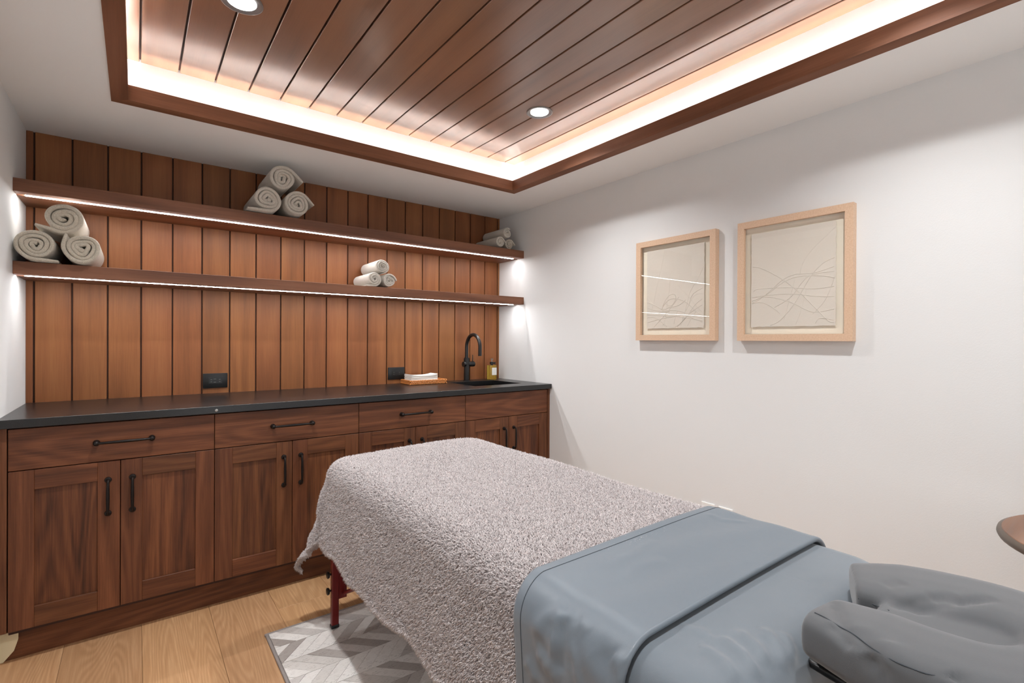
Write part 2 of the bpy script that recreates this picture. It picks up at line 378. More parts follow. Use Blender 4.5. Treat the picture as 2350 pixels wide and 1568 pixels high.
# floor: oak planks running towards the cabinets
fl = struct(MB().box(0, W, D, 0.011, -0.05, -0.014).build('floor', M['groove']))
fx = [0.0, 0.181] + [0.181 + 0.2435 * k for k in range(1, 11)] + [W]
for k in range(len(fx) - 1):
    cuts = [D, -2.6 + 0.9 * ((k * 0.37) % 1), -0.1 - 0.9 * ((k * 0.61 + 0.3) % 1) if k not in (1, 2, 3) else -0.2, 0.01]
    for a, b in zip(cuts[:-1], cuts[1:]):
        MB().rbox(-(fx[k + 1] - fx[k]) / 2 + 0.0004, (fx[k + 1] - fx[k]) / 2 - 0.0004, -(b - a) / 2 + 0.0004, (b - a) / 2 - 0.0004, -0.0139, 0.0, 0.0009, 1).build('floor_plank', M['oak'], fl, loc=((fx[k] + fx[k + 1]) / 2, (a + b) / 2, 0))

# ------------------------------------------------------------------ cabinets
DZ0, DZ1, DZ2 = 0.8755, 0.7215, 0.127
def pull(L, vert):
    """bar pull along x, standing off towards -y, ball rosettes at both ends"""
    mb = MB(); h = L / 2; off = 0.028
    pts = [(-h, 0, 0), (-h, -off * 0.55, 0)] + [(-h + 0.010 * (1 - math.cos(a)), -off * 0.55 - 0.0115 * math.sin(a), 0) for a in (0.5, 1.0, PI / 2)]
    pts2 = [(-x, y, z) for x, y, z in reversed(pts)]
    mid = [(-h * 0.5, pts[-1][1] - 0.001, 0), (0, pts[-1][1] - 0.0015, 0), (h * 0.5, pts[-1][1] - 0.001, 0)]
    P = pts + mid + pts2
    rr = [0.0052] * 3 + [0.0048] * 2 + [0.0056, 0.0062, 0.0056] + [0.0048] * 2 + [0.0052] * 3
    mb.tube(P, rr, 10)
    for s in (-1, 1):
        if vert: mb.lathe([(0.0112, 0.0), (0.0118, -0.003), (0.0105, -0.006), (0.006, -0.0075), (0.0055, -0.011)], (s * h, 0, 0), 'y', 16)
        else: mb.lathe([(0.0105, 0.0), (0.0115, -0.0035), (0.0085, -0.008), (0.0075, -0.013), (0.0098, -0.018), (0.0105, -0.0235), (0.0085, -0.029), (0.003, -0.0325)], (s * h, 0, 0), 'y', 16)
    m = mb.mesh('pull', 40); m.materials.append(M['bronze']); return m
PULLH = pull(0.178, False); PULLV = pull(0.134, True)
def put_pull(mesh, parent, loc, vert):
    o = link(bpy.data.objects.new('handle', mesh), parent); o.location = loc
    if vert: o.rotation_euler = (0, PI / 2, 0)
    return o
CX = [0.029, 0.6836, 1.3391, 1.9975, 2.658]
MIDX = [0.3543, 1.0105, 1.668, 2.3283]
cab_labels = ['walnut base cabinet at the counter end against the bare white wall',
              'walnut base cabinet under the lone black outlet, second from the bare white wall',
              'walnut base cabinet below the napkin tray, its doors mostly hidden behind the massage table',
              'walnut sink base cabinet under the black faucet with a plain false drawer front']
def door(parent, x0, x1, side):
    g = 0.0013; x0 += g; x1 -= g; z0, z1 = DZ2, DZ1 - 0.0035; sw = 0.070; yb = FY + 0.021
    d = MB().box(x0 + sw - 0.006, x1 - sw + 0.006, yb - 0.0115, yb - 0.004, z0 + 0.07, z1 - 0.066).build('door', M['wal_panel'], parent)
    for a, b in ((x0, x0 + sw), (x1 - sw, x1)):
        MB().rbox(-(b - a) / 2, (b - a) / 2, FY, yb, -(z1 - z0) / 2, (z1 - z0) / 2, 0.0012, 1).build('stile', M['wal_z'], d, loc=((a + b) / 2, 0, (z0 + z1) / 2))
    for a, b in ((z0, z0 + 0.078), (z1 - 0.074, z1)):
        MB().rbox(-(x1 - x0) / 2 + sw, (x1 - x0) / 2 - sw, FY + 0.0003, yb, -(b - a) / 2, (b - a) / 2, 0.0012, 1).build('rail', M['wal_x'], d, loc=((x0 + x1) / 2, 0, (a + b) / 2))
    hx = x1 - 0.0375 if side < 0 else x0 + 0.0375
    put_pull(PULLV, d, (hx, FY, 0.578), True)
for i in range(4):
    c = thing('base_cabinet', cab_labels[i], 'cabinet', (0, 0, 0), 'walnut base cabinets')
    x0, x1 = CX[i], CX[i + 1]
    zt = CB if i < 3 else 0.70
    MB().box(x0 + 0.001, x1 - 0.001, FY + 0.022, 0.005, 0.11, zt).build('body', M['groove'], c)
    MB().box(x0, x1, FY + 0.0219, FY + 0.04, DZ2 - 0.016, CB - 0.0005).build('face_frame', M['groove'], c)
    dr = MB().rbox(-(x1 - x0) / 2 + 0.0013, (x1 - x0) / 2 - 0.0013, FY, FY + 0.021, -(DZ0 - DZ1) / 2, (DZ0 - DZ1) / 2, 0.0012, 1).build('drawer_front', M['wal_x'], c, loc=((x0 + x1) / 2, 0, (DZ0 + DZ1) / 2))
    if i < 3: put_pull(PULLH, dr, (0.012 if i == 0 else 0.0, FY, 0.0), False)
    door(c, x0, MIDX[i], -1); door(c, MIDX[i], x1, 1)
    if i == 0:
        MB().rbox(0.0005, x0 - 0.002, FY + 0.0005, FY + 0.3, DZ2, CB - 0.0005, 0.001, 1).build('end_panel', M['wal_z'], c)
    if i == 3:
        MB().rbox(x1 + 0.002, W - 0.0005, FY - 0.003, FY + 0.3, DZ2 - 0.02, CB - 0.0005, 0.001, 1).build('end_panel', M['wal_z'], c)
struct(MB().add([(x, y, z) for y in (-0.551, -0.5425) for x, z in ((0.0006, 0.0003), (0.011, 0.0003), (0.040, 0.035), (0.0515, 0.075), (0.0515, 0.108), (0.0006, 0.108))], [(0, 1, 2, 3, 4, 5), (11, 10, 9, 8, 7, 6)] + [(a, (a + 1) % 6, (a + 1) % 6 + 6, a + 6) for a in range(6)]).build('trim_5', M['cream']))
tk = MB().box(0.0008, W - 0.001, -0.542, -0.524, 0.0, 0.1095).build('toe_kick_board', M['wal_x'])
tag(tk, 'long dark walnut toe kick board along the floor under the cabinets', 'board')

# countertop with sink cut-out
SX0, SX1, SY0, SY1 = 2.155, 2.535, -0.47, -0.135
def slab_with_hole(xs, ys, z0, z1):
    mb = MB(); nx, ny = len(xs), len(ys)
    vid = lambda i, j, k: k * nx * ny + j * nx + i
    vs_ = [(x, y, z) for z in (z0, z1) for y in ys for x in xs]; fs = []
    for i in range(nx - 1):
        for j in range(ny - 1):
            if i == 1 and j == 1: continue
            for k in (0, 1): fs.append((vid(i, j, k), vid(i + 1, j, k), vid(i + 1, j + 1, k), vid(i, j + 1, k)))
    for i in range(nx - 1):
        for j in (0, ny - 1): fs.append((vid(i, j, 0), vid(i + 1, j, 0), vid(i + 1, j, 1), vid(i, j, 1)))
    for j in range(ny - 1):
        for i in (0, nx - 1): fs.append((vid(i, j, 0), vid(i, j + 1, 0), vid(i, j + 1, 1), vid(i, j, 1)))
    for (a, b) in (((1, 1), (2, 1)), ((2, 1), (2, 2)), ((2, 2), (1, 2)), ((1, 2), (1, 1))):
        fs.append((vid(*a, 0), vid(*b, 0), vid(*b, 1), vid(*a, 1)))
    return mb.add(vs_, fs)
cto = slab_with_hole([0.0008, SX0, SX1, W - 0.0008], [CD, SY0, SY1, -0.0008], CB, CT).build('countertop', M['stone'])
tag(cto, 'long honed black stone countertop over the walnut cabinets', 'countertop')
bv = cto.modifiers.new('arris', 'BEVEL'); bv.width = 0.002; bv.segments = 2; bv.limit_method = 'ANGLE'; bv.angle_limit = 0.6
MB().lathe([(0.006, 0), (0.006, -0.001), (0.003, -0.0016)], (0.688, CD, 0.896), 'y', 16).build('edge_button', M['steel'], cto, smooth=40)
sk = thing('sink_basin', 'black undermount sink basin set into the stone counter', 'sink', (0, 0, 0))
zb = 0.73
mb = MB().add([(SX0 - .008, SY0 - .008, CB), (SX1 + .008, SY0 - .008, CB), (SX1 + .008, SY1 + .008, CB), (SX0 - .008, SY1 + .008, CB),
               (SX0 + .002, SY0 + .002, zb), (SX1 - .002, SY0 + .002, zb), (SX1 - .002, SY1 - .002, zb), (SX0 + .002, SY1 - .002, zb)],
              [(4, 5, 6, 7), (0, 1, 5, 4), (1, 2, 6, 5), (2, 3, 7, 6), (3, 0, 4, 7)])
bas = mb.build('basin', M['sink'], sk); sm = bas.modifiers.new('wall', 'SOLIDIFY'); sm.thickness = 0.004; sm.offset = -1
MB().lathe([(0.001, 0.003), (0.02, 0.003), (0.035, 0.001), (0.04, 0.0)], ((SX0 + SX1) / 2, (SY0 + SY1) / 2, zb), n=24).build('drain', M['black_metal'], sk, smooth=40)

# ------------------------------------------------------------------ shelves
def shelf(zt, zb_, label, ledlab):
    s = thing('floating_shelf', label, 'shelf', (0, 0, 0), 'floating shelves')
    y1 = -0.311; ly = -0.243; lw = 0.018
    mb = MB()   # body with a routed channel for the diffuser
    poly = [(-0.0006, zb_), (ly + lw / 2, zb_), (ly + lw / 2, zb_ + 0.006), (ly - lw / 2, zb_ + 0.006), (ly - lw / 2, zb_), (y1 + 0.001, zb_), (y1, zb_ + 0.001), (y1, zt - 0.001), (y1 + 0.001, zt), (-0.0006, zt)]
    n = len(poly)
    mb.add([(0.0006, y, z) for y, z in poly] + [(W - 0.0006, y, z) for y, z in poly],
           [(0, 1, 2, 9), (2, 3, 8, 9), (3, 4, 5, 6), (3, 6, 7, 8)] and [tuple(range(n)), tuple(range(2 * n - 1, n - 1, -1))] + [(a, (a + 1) % n, (a + 1) % n + n, a + n) for a in range(n)])
    mb.build('shelf_board', M['shelf'], s)
    strip('led_diffuser', (0.028, ly, zb_ - 0.0012), (W - 0.05, ly, zb_ - 0.0012), lw - 0.001, 0, M['led'], s, n=40, th=0.006)
shelf(1.8712, 1.8170, 'upper floating walnut shelf with a white light strip underneath', '')
shelf(1.5298, 1.4766, 'lower floating walnut shelf with a white light strip, nearer the counter', '')

# ------------------------------------------------------------------ rolled towels
def towel(label, group, x, z, r, yf, L, mat, yaw=0.0, ecc=1.0, rot=0.0, turns=4.2, direc=1, tail=0.0, phi=None, seed=0, tilt=0.0):
    """a ribbon with rounded selvedges swept along a loosening spiral; axis runs from the front face back along +y"""
    if phi is not None:
        phi = math.radians(phi); rot = phi - turns * 2 * PI if direc > 0 else phi - PI + turns * 2 * PI
    rn = np.random.default_rng(seed)
    th_ = r / (turns + 0.55)
    n = int(turns * 34)
    ang = np.linspace(0, turns * 2 * PI, n)
    rad = 0.35 * th_ + (r - th_ * 0.5 - 0.35 * th_) * (ang / ang[-1])
    wob = np.zeros(n)
    for k in (1, 2, 3):
        wob += rn.normal(0, 0.10) * np.sin(k * ang + rn.uniform(0, 6)) * th_ * 1.2
    wob *= np.clip(1.4 - ang / ang[-1], 0.15, 1)
    rad = np.maximum(rad + wob, 0.25 * th_)
    cx = 0.25 * th_ * np.cos(ang * 0.31 + seed) * (1 - ang / ang[-1])
    px_ = rad * np.cos(ang) + cx; pz_ = rad * np.sin(ang)
    # core S-fold
    if tail > 0:   # loose end runs off along the tangent
        tx, tz = px_[-1] - px_[-2], pz_[-1] - pz_[-2]; l = math.hypot(tx, tz); tx /= l; tz /= l
        m = 8; s = np.linspace(tail / m, tail, m); bend = 0.0
        px_ = np.concatenate([px_, px_[-1] + tx * s]); pz_ = np.concatenate([pz_, pz_[-1] + tz * s])
        ang = np.concatenate([ang, np.full(m, ang[-1])])
    N = len(px_)
    tx = np.gradient(px_); tz = np.gradient(pz_); ln = np.hypot(tx, tz); nx, nz_ = -tz / ln, tx / ln
    ht = th_ * 0.46
    thick = np.full(N, ht)
    if tail > 0: thick[-8:] = np.linspace(ht, ht * 0.55, 8)
    # profile around the ribbon: (offset across thickness, position along axis)
    prof = []
    e = 6
    for k in range(e + 1): a = PI / 2 - PI * k / e; prof.append((math.sin(a), -math.cos(a)))
    for k in range(e + 1): a = -PI / 2 + PI * k / e; prof.append((math.sin(a), 2 + math.cos(a)))
    K = len(prof)
    ragged = np.cumsum(rn.normal(0, 0.0009, N)); ragged -= np.linspace(ragged[0], ragged[-1], N); ragged = np.clip(ragged, -0.006, 0.006)
    V = np.zeros((N, K, 3))
    for k, (o, p) in enumerate(prof):
        if p <= 0: yy = 0.006 + p * thick + ragged
        else: yy = L - 0.006 + (p - 2) * thick + ragged * 0.5
        V[:, k, 0] = px_ + nx * o * thick; V[:, k, 2] = pz_ + nz_ * o * thick; V[:, k, 1] = yy
    # insert mid rings along the length for a gently barrelled roll
    V[..., 0] *= direc
    xx = V[..., 0].copy(); zz = V[..., 2].copy()
    c_, s_ = math.cos(rot), math.sin(rot)
    V[..., 0] = (c_ * xx - s_ * zz) * ecc; V[..., 2] = (s_ * xx + c_ * zz) / ecc
    fs = []
    for i in range(N - 1):
        for k in range(K):
            fs.append((i * K + k, i * K + (k + 1) % K, (i + 1) * K + (k + 1) % K, (i + 1) * K + k))
    fs.append(tuple(range(K))); fs.append(tuple((N - 1) * K + k for k in range(K)))
    mb = MB().add(V.reshape(-1, 3).tolist(), fs)
    o = mb.build('rolled_towel', mat, None, smooth=70, loc=(x, yf, z))
    o.rotation_euler = (tilt, 0, yaw)
    return tag(o, label, 'towel', group)
g1 = 'thick towels stacked at the lower shelf end'
towel('thick rolled taupe towel at a stack base on the lower shelf, pressed against white wall', g1, 0.0735, 1.599, 0.0695, -0.352, 0.33, M['terry'], ecc=1.03, turns=3.6, tail=0.06, direc=1, phi=-84, seed=1)
towel('thick rolled taupe towel on the lower shelf, beside the one touching the white wall', g1, 0.2185, 1.600, 0.070, -0.352, 0.34, M['terry'], ecc=1.0, turns=3.5, tail=0.035, direc=-1, phi=160, seed=2)
towel('thick rolled taupe towel on top of the lower shelf stack by the white wall', g1, 0.156, 1.7225, 0.071, -0.352, 0.33, M['terry'], ecc=1.03, turns=3.2, tail=0.062, direc=-1, phi=-112, seed=3)
g2 = 'grey towels stacked high on the upper shelf'
towel('rolled grey towel with a loose flap lying over the upper shelf edge', g2, 0.945, 1.9435, 0.0715, -0.342, 0.33, M['terry_grey'], turns=3.3, tail=0.085, direc=-1, phi=-95, seed=4)
towel('rolled grey towel on the upper shelf, next to the one with the hanging flap', g2, 1.093, 1.9425, 0.070, -0.342, 0.33, M['terry_grey'], turns=3.7, tail=0.055, direc=-1, phi=42, seed=5)
towel('rolled grey towel balanced on two others near the ceiling on the upper shelf', g2, 1.024, 2.0665, 0.0715, -0.342, 0.33, M['terry_grey'], ecc=1.08, turns=3.3, tail=0.06, direc=-1, phi=38, seed=6)
g3 = 'small pale towels stacked mid lower shelf'
towel('small pale rolled hand towel with its loose edge lying on the lower shelf', g3, 1.545, 1.5785, 0.0475, -0.292, 0.26, M['terry_pale'], turns=3.0, tail=0.05, direc=-1, phi=-95, seed=7)
towel('small pale rolled hand towel at the lower shelf stack base, on the sink side', g3, 1.643, 1.5765, 0.0455, -0.292, 0.26, M['terry_pale'], turns=3.4, tail=0.015, direc=-1, phi=20, seed=8)
towel('small pale rolled hand towel with ruffled core on top of two others, lower shelf', g3, 1.593, 1.658, 0.046, -0.292, 0.26, M['terry_pale'], turns=3.6, tail=0.012, direc=-1, phi=-60, seed=9)
g4 = 'washcloths stacked at the upper shelf end'
towel('small rolled washcloth at the stack base on the upper shelf above the faucet', g4, 2.478, 1.9145, 0.0425, -0.29, 0.28, M['terry_grey'], turns=2.6, tail=0.035, direc=-1, phi=40, seed=10)
towel('small rolled washcloth at the stack base nearest the art wall, upper shelf', g4, 2.573, 1.9125, 0.0405, -0.275, 0.26, M['terry'], turns=3.0, tail=0.035, direc=-1, phi=40, seed=12)
towel('small rolled washcloth on top of the upper shelf stack by the art wall', g4, 2.546, 1.990, 0.0415, -0.29, 0.27, M['terry_grey'], turns=2.8, tail=0.012, direc=-1, phi=70, seed=13)

# ------------------------------------------------------------------ things on the counter
# faucet
fa = thing('faucet', 'tall matte black gooseneck faucet behind the sink', 'faucet', (2.331, -0.080, CT))
MB().lathe([(0.026, 0), (0.026, 0.003), (0.0205, 0.005), (0.0205, 0.165), (0.0185, 0.167), (0.0165, 0.168), (0.0165, 0.172)], n=28).build('body', M['black_metal'], fa, smooth=40)
R_ = 0.088; zz = 0.249
sp = [(0, 0, 0.16), (0, 0, 0.21), (0, 0, zz)] + [(0, -R_ + R_ * math.cos(a), zz + R_ * 1.0 * math.sin(a)) for a in np.linspace(0.1, PI, 22)] + [(0, -2 * R_, zz - 0.03), (0, -2 * R_, zz - 0.062)]
MB().tube(sp, 0.0125, 20).build('spout', M['black_metal'], fa, smooth=50)
MB().lathe([(0.010, -0.030), (0.019, -0.029), (0.0195, -0.026), (0.0195, 0.062), (0.018, 0.065), (0.004, 0.066)], (0, 0, 0.122), 'x', 24).build('handle_hub', M['black_metal'], fa, smooth=40)
MB().tube([(0.052, 0, 0.138), (0.053, 0, 0.19)], [0.0035, 0.003], 10).build('lever', M['black_metal'], fa, smooth=50)
# pump bottle
bo = thing('pump_bottle', 'clear pump bottle of yellow soap with a white label and black bow', 'bottle', (2.562, -0.072, CT))
MB().rbox(-0.031, 0.031, -0.023, 0.023, 0.0, 0.108, 0.005, 3).build('bottle_body', M['oil'], bo, smooth=50)
MB().box(-0.0205 + 0.006, 0.0225 + 0.006, -0.0236, -0.0231, 0.034, 0.090).build('paper_label', M['label'], bo)
MB().lathe([(0.010, 0.108), (0.010, 0.116), (0.016, 0.117), (0.016, 0.131), (0.013, 0.133), (0.008, 0.134)], n=20).build('collar', M['black_plastic'], bo, smooth=40)
mb = MB(); mb.add([(0.0, -0.018, 0.124), (0.022, -0.019, 0.136), (0.022, -0.019, 0.111), (-0.022, -0.019, 0.136), (-0.022, -0.019, 0.111), (0, -0.0205, 0.127), (0, -0.0205, 0.12), (0, -0.0165, 0.124)], [(5, 1, 2, 6), (5, 6, 4, 3), (7, 2, 1, 5), (7, 5, 3, 4), (7, 6, 2), (7, 4, 6)])
mb.build('bow', M['black_fabric'], bo)
mb = MB(); mb.lathe([(0.004, 0.134), (0.004, 0.150), (0.010, 0.150), (0.010, 0.158), (0.006, 0.160)], n=16); mb.tube([(0, 0, 0.155), (-0.006, -0.012, 0.156), (-0.014, -0.028, 0.153)], 0.0038, 8)
mb.build('pump_head', M['steel'], bo, smooth=40)
# woven tray with napkins
TXA, TXB, TYA, TYB = 1.842, 2.108, -0.172, -0.030
tr = thing('woven_tray', 'flat woven rattan tray holding white napkins on the counter', 'tray', (0, 0, 0))
MB().rbox(TXA + 0.006, TXB - 0.006, TYA + 0.006, TYB - 0.006, CT + 0.0004, CT + 0.006, 0.002, 1).build('base', M['rattan'], tr)
mb = MB()
for row in range(3):
    zc_ = CT + 0.006 + row * 0.0095
    per = []
    for a, b in (((TXA, TYA), (TXB, TYA)), ((TXB, TYA), (TXB, TYB)), ((TXB, TYB), (TXA, TYB)), ((TXA, TYB), (TXA, TYA))):
        L_ = math.hypot(b[0] - a[0], b[1] - a[1]); n_ = int(L_ / 0.0125)
        for k in range(n_):
            t0 = (k + 0.5 * (row % 2)) / n_; x_, y_ = a[0] + (b[0] - a[0]) * t0, a[1] + (b[1] - a[1]) * t0
            dx, dy = (b[0] - a[0]) / L_, (b[1] - a[1]) / L_
            mb.tube([(x_ - dx * 0.0075, y_ - dy * 0.0075, zc_ - 0.0045), (x_ - dx * 0.003 - dy * 0.002 * -1, y_ - dy * 0.003 - dx * 0.002, zc_ - 0.0018), (x_ + dx * 0.003 + dy * 0.002, y_ + dy * 0.003 - dx * 0.002, zc_ + 0.0018), (x_ + dx * 0.0075, y_ + dy * 0.0075, zc_ + 0.0045)], [0.0022, 0.0042, 0.0042, 0.0022], 6)
rim = mb.build('woven_rim', M['rattan'], tr, smooth=60); rim['kind'] = 'stuff'
nm = None
for k in range(9):
    nn = 14; mbk = MB(); hx, hy = 0.098, 0.052; tk_ = 0.0058
    vs_ = []
    for i in range(nn + 1):
        s = i / nn * 2 - 1; lift = 0.010 * (abs(s) ** 3) * (k / 8) if k > 0 else 0.0
        for y_ in (-hy, hy):
            for z_ in (0, tk_ * 0.93): vs_.append((s * hx, y_, z_ + lift))
    fs = []
    for i in range(nn):
        b0, b1 = i * 4, (i + 1) * 4
        fs += [(b0, b1, b1 + 1, b0 + 1), (b0 + 2, b0 + 3, b1 + 3, b1 + 2), (b0 + 1, b1 + 1, b1 + 3, b0 + 3), (b0, b0 + 2, b1 + 2, b1)]
    fs += [(0, 1, 3, 2), (nn * 4, nn * 4 + 2, nn * 4 + 3, nn * 4 + 1)]
    o = mbk.add(vs_, fs).build('paper_napkin', M['tissue'], None, smooth=50, loc=(1.951 + random.uniform(-.002, .002), -0.108 + random.uniform(-.002, .002), CT + 0.0066 + k * tk_))
    o.rotation_euler = (0, 0, random.uniform(-.012, .012))
    tag(o, 'topmost folded white paper napkin with upturned ends on the tray' if k == 8 else 'flat folded white napkin lying directly on the woven tray' if k == 0 else 'folded white paper napkin inside the stack on the woven tray', 'napkin', 'napkins on the woven tray')
# outlets on the boarded wall
def outlet(x0, x1, z0, z1, label, usb):
    cx, cz = (x0 + x1) / 2, (z0 + z1) / 2
    e = thing('wall_outlet', label, 'outlet', (cx, 0, cz), 'black wall outlets')
    w, h = (x1 - x0) / 2, (z1 - z0) / 2
    MB().rbox(-w, w, -0.006, 0.0005, -h, h, 0.002, 2).build('cover_plate', M['black_plastic'], e, smooth=40)
    MB().rbox(-0.033, 0.033, -0.0078, -0.005, -0.0165, 0.0165, 0.001, 1).build('receptacle', M['black_plastic'], e)
    sl = [(-0.019, 0.006, 0.004), (-0.019, -0.006, 0.0035), (0.021, 0.006, 0.004), (0.021, -0.006, 0.0035)]
    if usb: sl += [(-0.002, 0.0085, 0.0062), (-0.002, -0.0085, 0.0058)]
    for (sx, sz, sw) in sl:
        MB().box(sx - sw, sx + sw, -0.0083, -0.0076, sz - 0.0016, sz + 0.0016).build('slot', M['slot'], e)
outlet(0.693, 0.811, 0.943, 1.023, 'black double outlet with charging ports on the boards above the empty counter', True)
outlet(1.757, 1.876, 0.943, 1.025, 'plain black double outlet on the boards right behind the napkin tray', False)
# white plates low on the art wall
for yy, lab in ((-1.795, 'white outlet plate low on the art wall, on its twin\'s cabinet side'), (-1.888, 'white outlet plate low on the art wall, on its twin\'s round table side')):
    e = thing('wall_plate', lab, 'outlet', (W, yy, 0.348), 'white wall plates')
    MB().rbox(-0.006, 0.0005, -0.036, 0.036, -0.058, 0.058, 0.002, 2).build('cover_plate', M['white_plate'], e)
    for zz_ in (0.02, -0.02): MB().lathe([(0.0165, 0), (0.0165, -0.0075), (0.015, -0.0085)], (0, 0, zz_), 'x', 20).build('receptacle', M['white_plate'], e)

# ------------------------------------------------------------------ framed reliefs on the right wall
def framed(label, y0, y1, z0, z1, paper, lines, seed):
    e = thing('framed_art', label, 'picture', (0, 0, 0), 'framed paper reliefs')
    xf = W - 0.034; fw = 0.030; dp = 0.0335
    cs = [lambda d: (y0 - d, z1 - d), lambda d: (y1 + d, z1 - d), lambda d: (y1 + d, z0 + d), lambda d: (y0 - d, z0 + d)]
    pr = [(0, xf), (fw, xf), (fw, xf + 0.018), (0.010, xf + 0.018), (0.010, W - 0.0008), (0, W - 0.0008)]
    for i in range(4):
        j = (i + 1) % 4; n = len(pr)
        vs_ = [(x, *cs[i](d)) for d, x in pr] + [(x, *cs[j](d)) for d, x in pr]
        MB().add(vs_, [tuple(range(n)), tuple(range(2 * n - 1, n - 1, -1))] + [(a, (a + 1) % n, (a + 1) % n + n, a + n) for a in range(n)]).build('frame_rail', M['maple'], e)
    # y decreases from y0 (far) to y1 (near)
    MB().box(W - 0.0085, W - 0.002, y1 + 0.0102, y0 - 0.0102, z0 + 0.0102, z1 - 0.0102).build('backing', M['mat_board'], e)
    py0, py1, pz0, pz1 = paper
    rn = np.random.default_rng(seed); N = 46
    edge = []
    for (a, b) in (((py1, pz0), (py0, pz0)), ((py0, pz0), (py0, pz1)), ((py0, pz1), (py1, pz1)), ((py1, pz1), (py1, pz0))):
        for k in range(N):
            tt = k / N; edge.append((a[0] + (b[0] - a[0]) * tt + rn.normal(0, 0.0008), a[1] + (b[1] - a[1]) * tt + rn.normal(0, 0.0008)))
    xp = W - 0.0155; n = len(edge)
    pa = MB().add([(xp, y, z) for y, z in edge] + [(xp + 0.002, y, z) for y, z in edge], [tuple(range(n)), tuple(range(2 * n - 1, n - 1, -1))] + [(a, (a + 1) % n, (a + 1) % n + n, a + n) for a in range(n)]).build('paper_sheet', M['art_paper'], e)
    MB().box(xp + 0.002, W - 0.0085, (py0 + py1) / 2 - 0.1, (py0 + py1) / 2 + 0.1, (pz0 + pz1) / 2 - 0.12, (pz0 + pz1) / 2 + 0.12).build('float_mount', M['mat_board'], e)
    for ln in lines:
        pts = [(xp - 0.0001, py0 + (py1 - py0) * a, pz1 + (pz0 - pz1) * b) for a, b in ln[1:]]
        MB().tube(spline(pts, 10), ln[0], 6).build('raised_line', M['art_paper'], pa, smooth=60)
    MB().box(xf + 0.006, xf + 0.0075, y1 + fw - 0.0006, y0 - fw + 0.0006, z0 + fw - 0.0006, z1 - fw + 0.0006).build('glass_pane', M['glass'], e)
A = 0.0008; B = 0.0012
lines2 = [[B, (.02, .35), (.1, .365), (.25, .43), (.42, .53), (.6, .66), (.78, .82), (.92, .95), (.98, .965)],
          [B, (.01, .74), (.12, .70), (.25, .62), (.4, .52), (.55, .475), (.75, .48), (.98, .435)],
          [B, (.01, .72), (.2, .66), (.42, .54), (.6, .50), (.85, .515), (.99, .545)],
          [B, (.25, .985), (.38, .93), (.55, .76), (.72, .52), (.85, .40), (.98, .35)],
          [B, (.03, .62), (.08, .595), (.3, .595), (.55, .61), (.75, .635), (.98, .625)],
          [B, (.01, .68), (.3, .665), (.55, .675), (.8, .71), (.98, .72)],
          [B, (.01, .745), (.14, .74), (.28, .80), (.37, .865)], [B, (.02, .68), (.25, .69), (.5, .755), (.75, .86), (.98, .84)],
          [B, (.75, .88), (.8, .84), (.9, .73), (.99, .525)], [B, (.3, .80), (.5, .70), (.7, .51), (.98, .48)],
          [A, (.6, .49), (.64, .37), (.75, .24), (.9, .13), (.99, .06)], [A, (.42, .93), (.5, .68), (.55, .52)], [A, (.56, .98), (.62, .84), (.68, .63)],
          [B, (.78, .975), (.83, .925), (.98, .945)]]
lines1 = [[A, (.33, .02), (.26, .25), (.18, .5), (.08, .80)], [A, (.43, .33), (.41, .55), (.37, .72), (.33, .97)], [A, (.99, .28), (.9, .42), (.78, .56), (.72, .72), (.62, .97)],
          [A, (.58, .48), (.7, .58), (.85, .72), (.98, .83)], [B, (.28, .80), (.31, .70), (.4, .60), (.5, .58), (.53, .64), (.45, .72), (.36, .70)],
          [B, (.27, .76), (.38, .66), (.5, .635), (.68, .68), (.85, .79), (.96, .85)], [B, (.02, .66), (.15, .70), (.3, .76), (.42, .74), (.58, .72), (.7, .66)],
          [B, (.02, .73), (.2, .775), (.5, .78), (.75, .83), (.97, .89)], [B, (.01, .82), (.3, .84), (.6, .86), (.97, .92)], [B, (.02, .92), (.25, .88), (.45, .86), (.7, .85), (.97, .94)],
          [B, (.01, .86), (.1, .85), (.2, .88), (.38, .98)], [B, (.13, .985), (.3, .86), (.45, .74), (.58, .62)], [B, (.22, .82), (.25, .795), (.42, .79)],
          [B, (.52, .985), (.62, .94), (.78, .82), (.97, .73)], [B, (.56, .985), (.72, .86), (.85, .73), (.97, .66)], [B, (.5, .95), (.52, .88), (.56, .79)],
          [A, (.73, .98), (.8, .88), (.88, .8)], [A, (.3, .96), (.36, .86), (.44, .77)], [A, (.02, .6), (.1, .68), (.2, .72)], [B, (.74, .74), (.82, .60), (.98, .53)], [A, (.7, .8), (.84, .62), (.98, .60)]]
framed('maple framed paper relief of dense tangled lines, next to the counter', -1.366, -1.845, 1.2155, 1.7615, (-1.428, -1.775, 1.281, 1.708), lines1, 3)
framed('maple framed paper relief of sparse sweeping curves, farther from the counter', -1.956, -2.426, 1.2155, 1.7635, (-2.013, -2.36, 1.279, 1.706), lines2, 4)

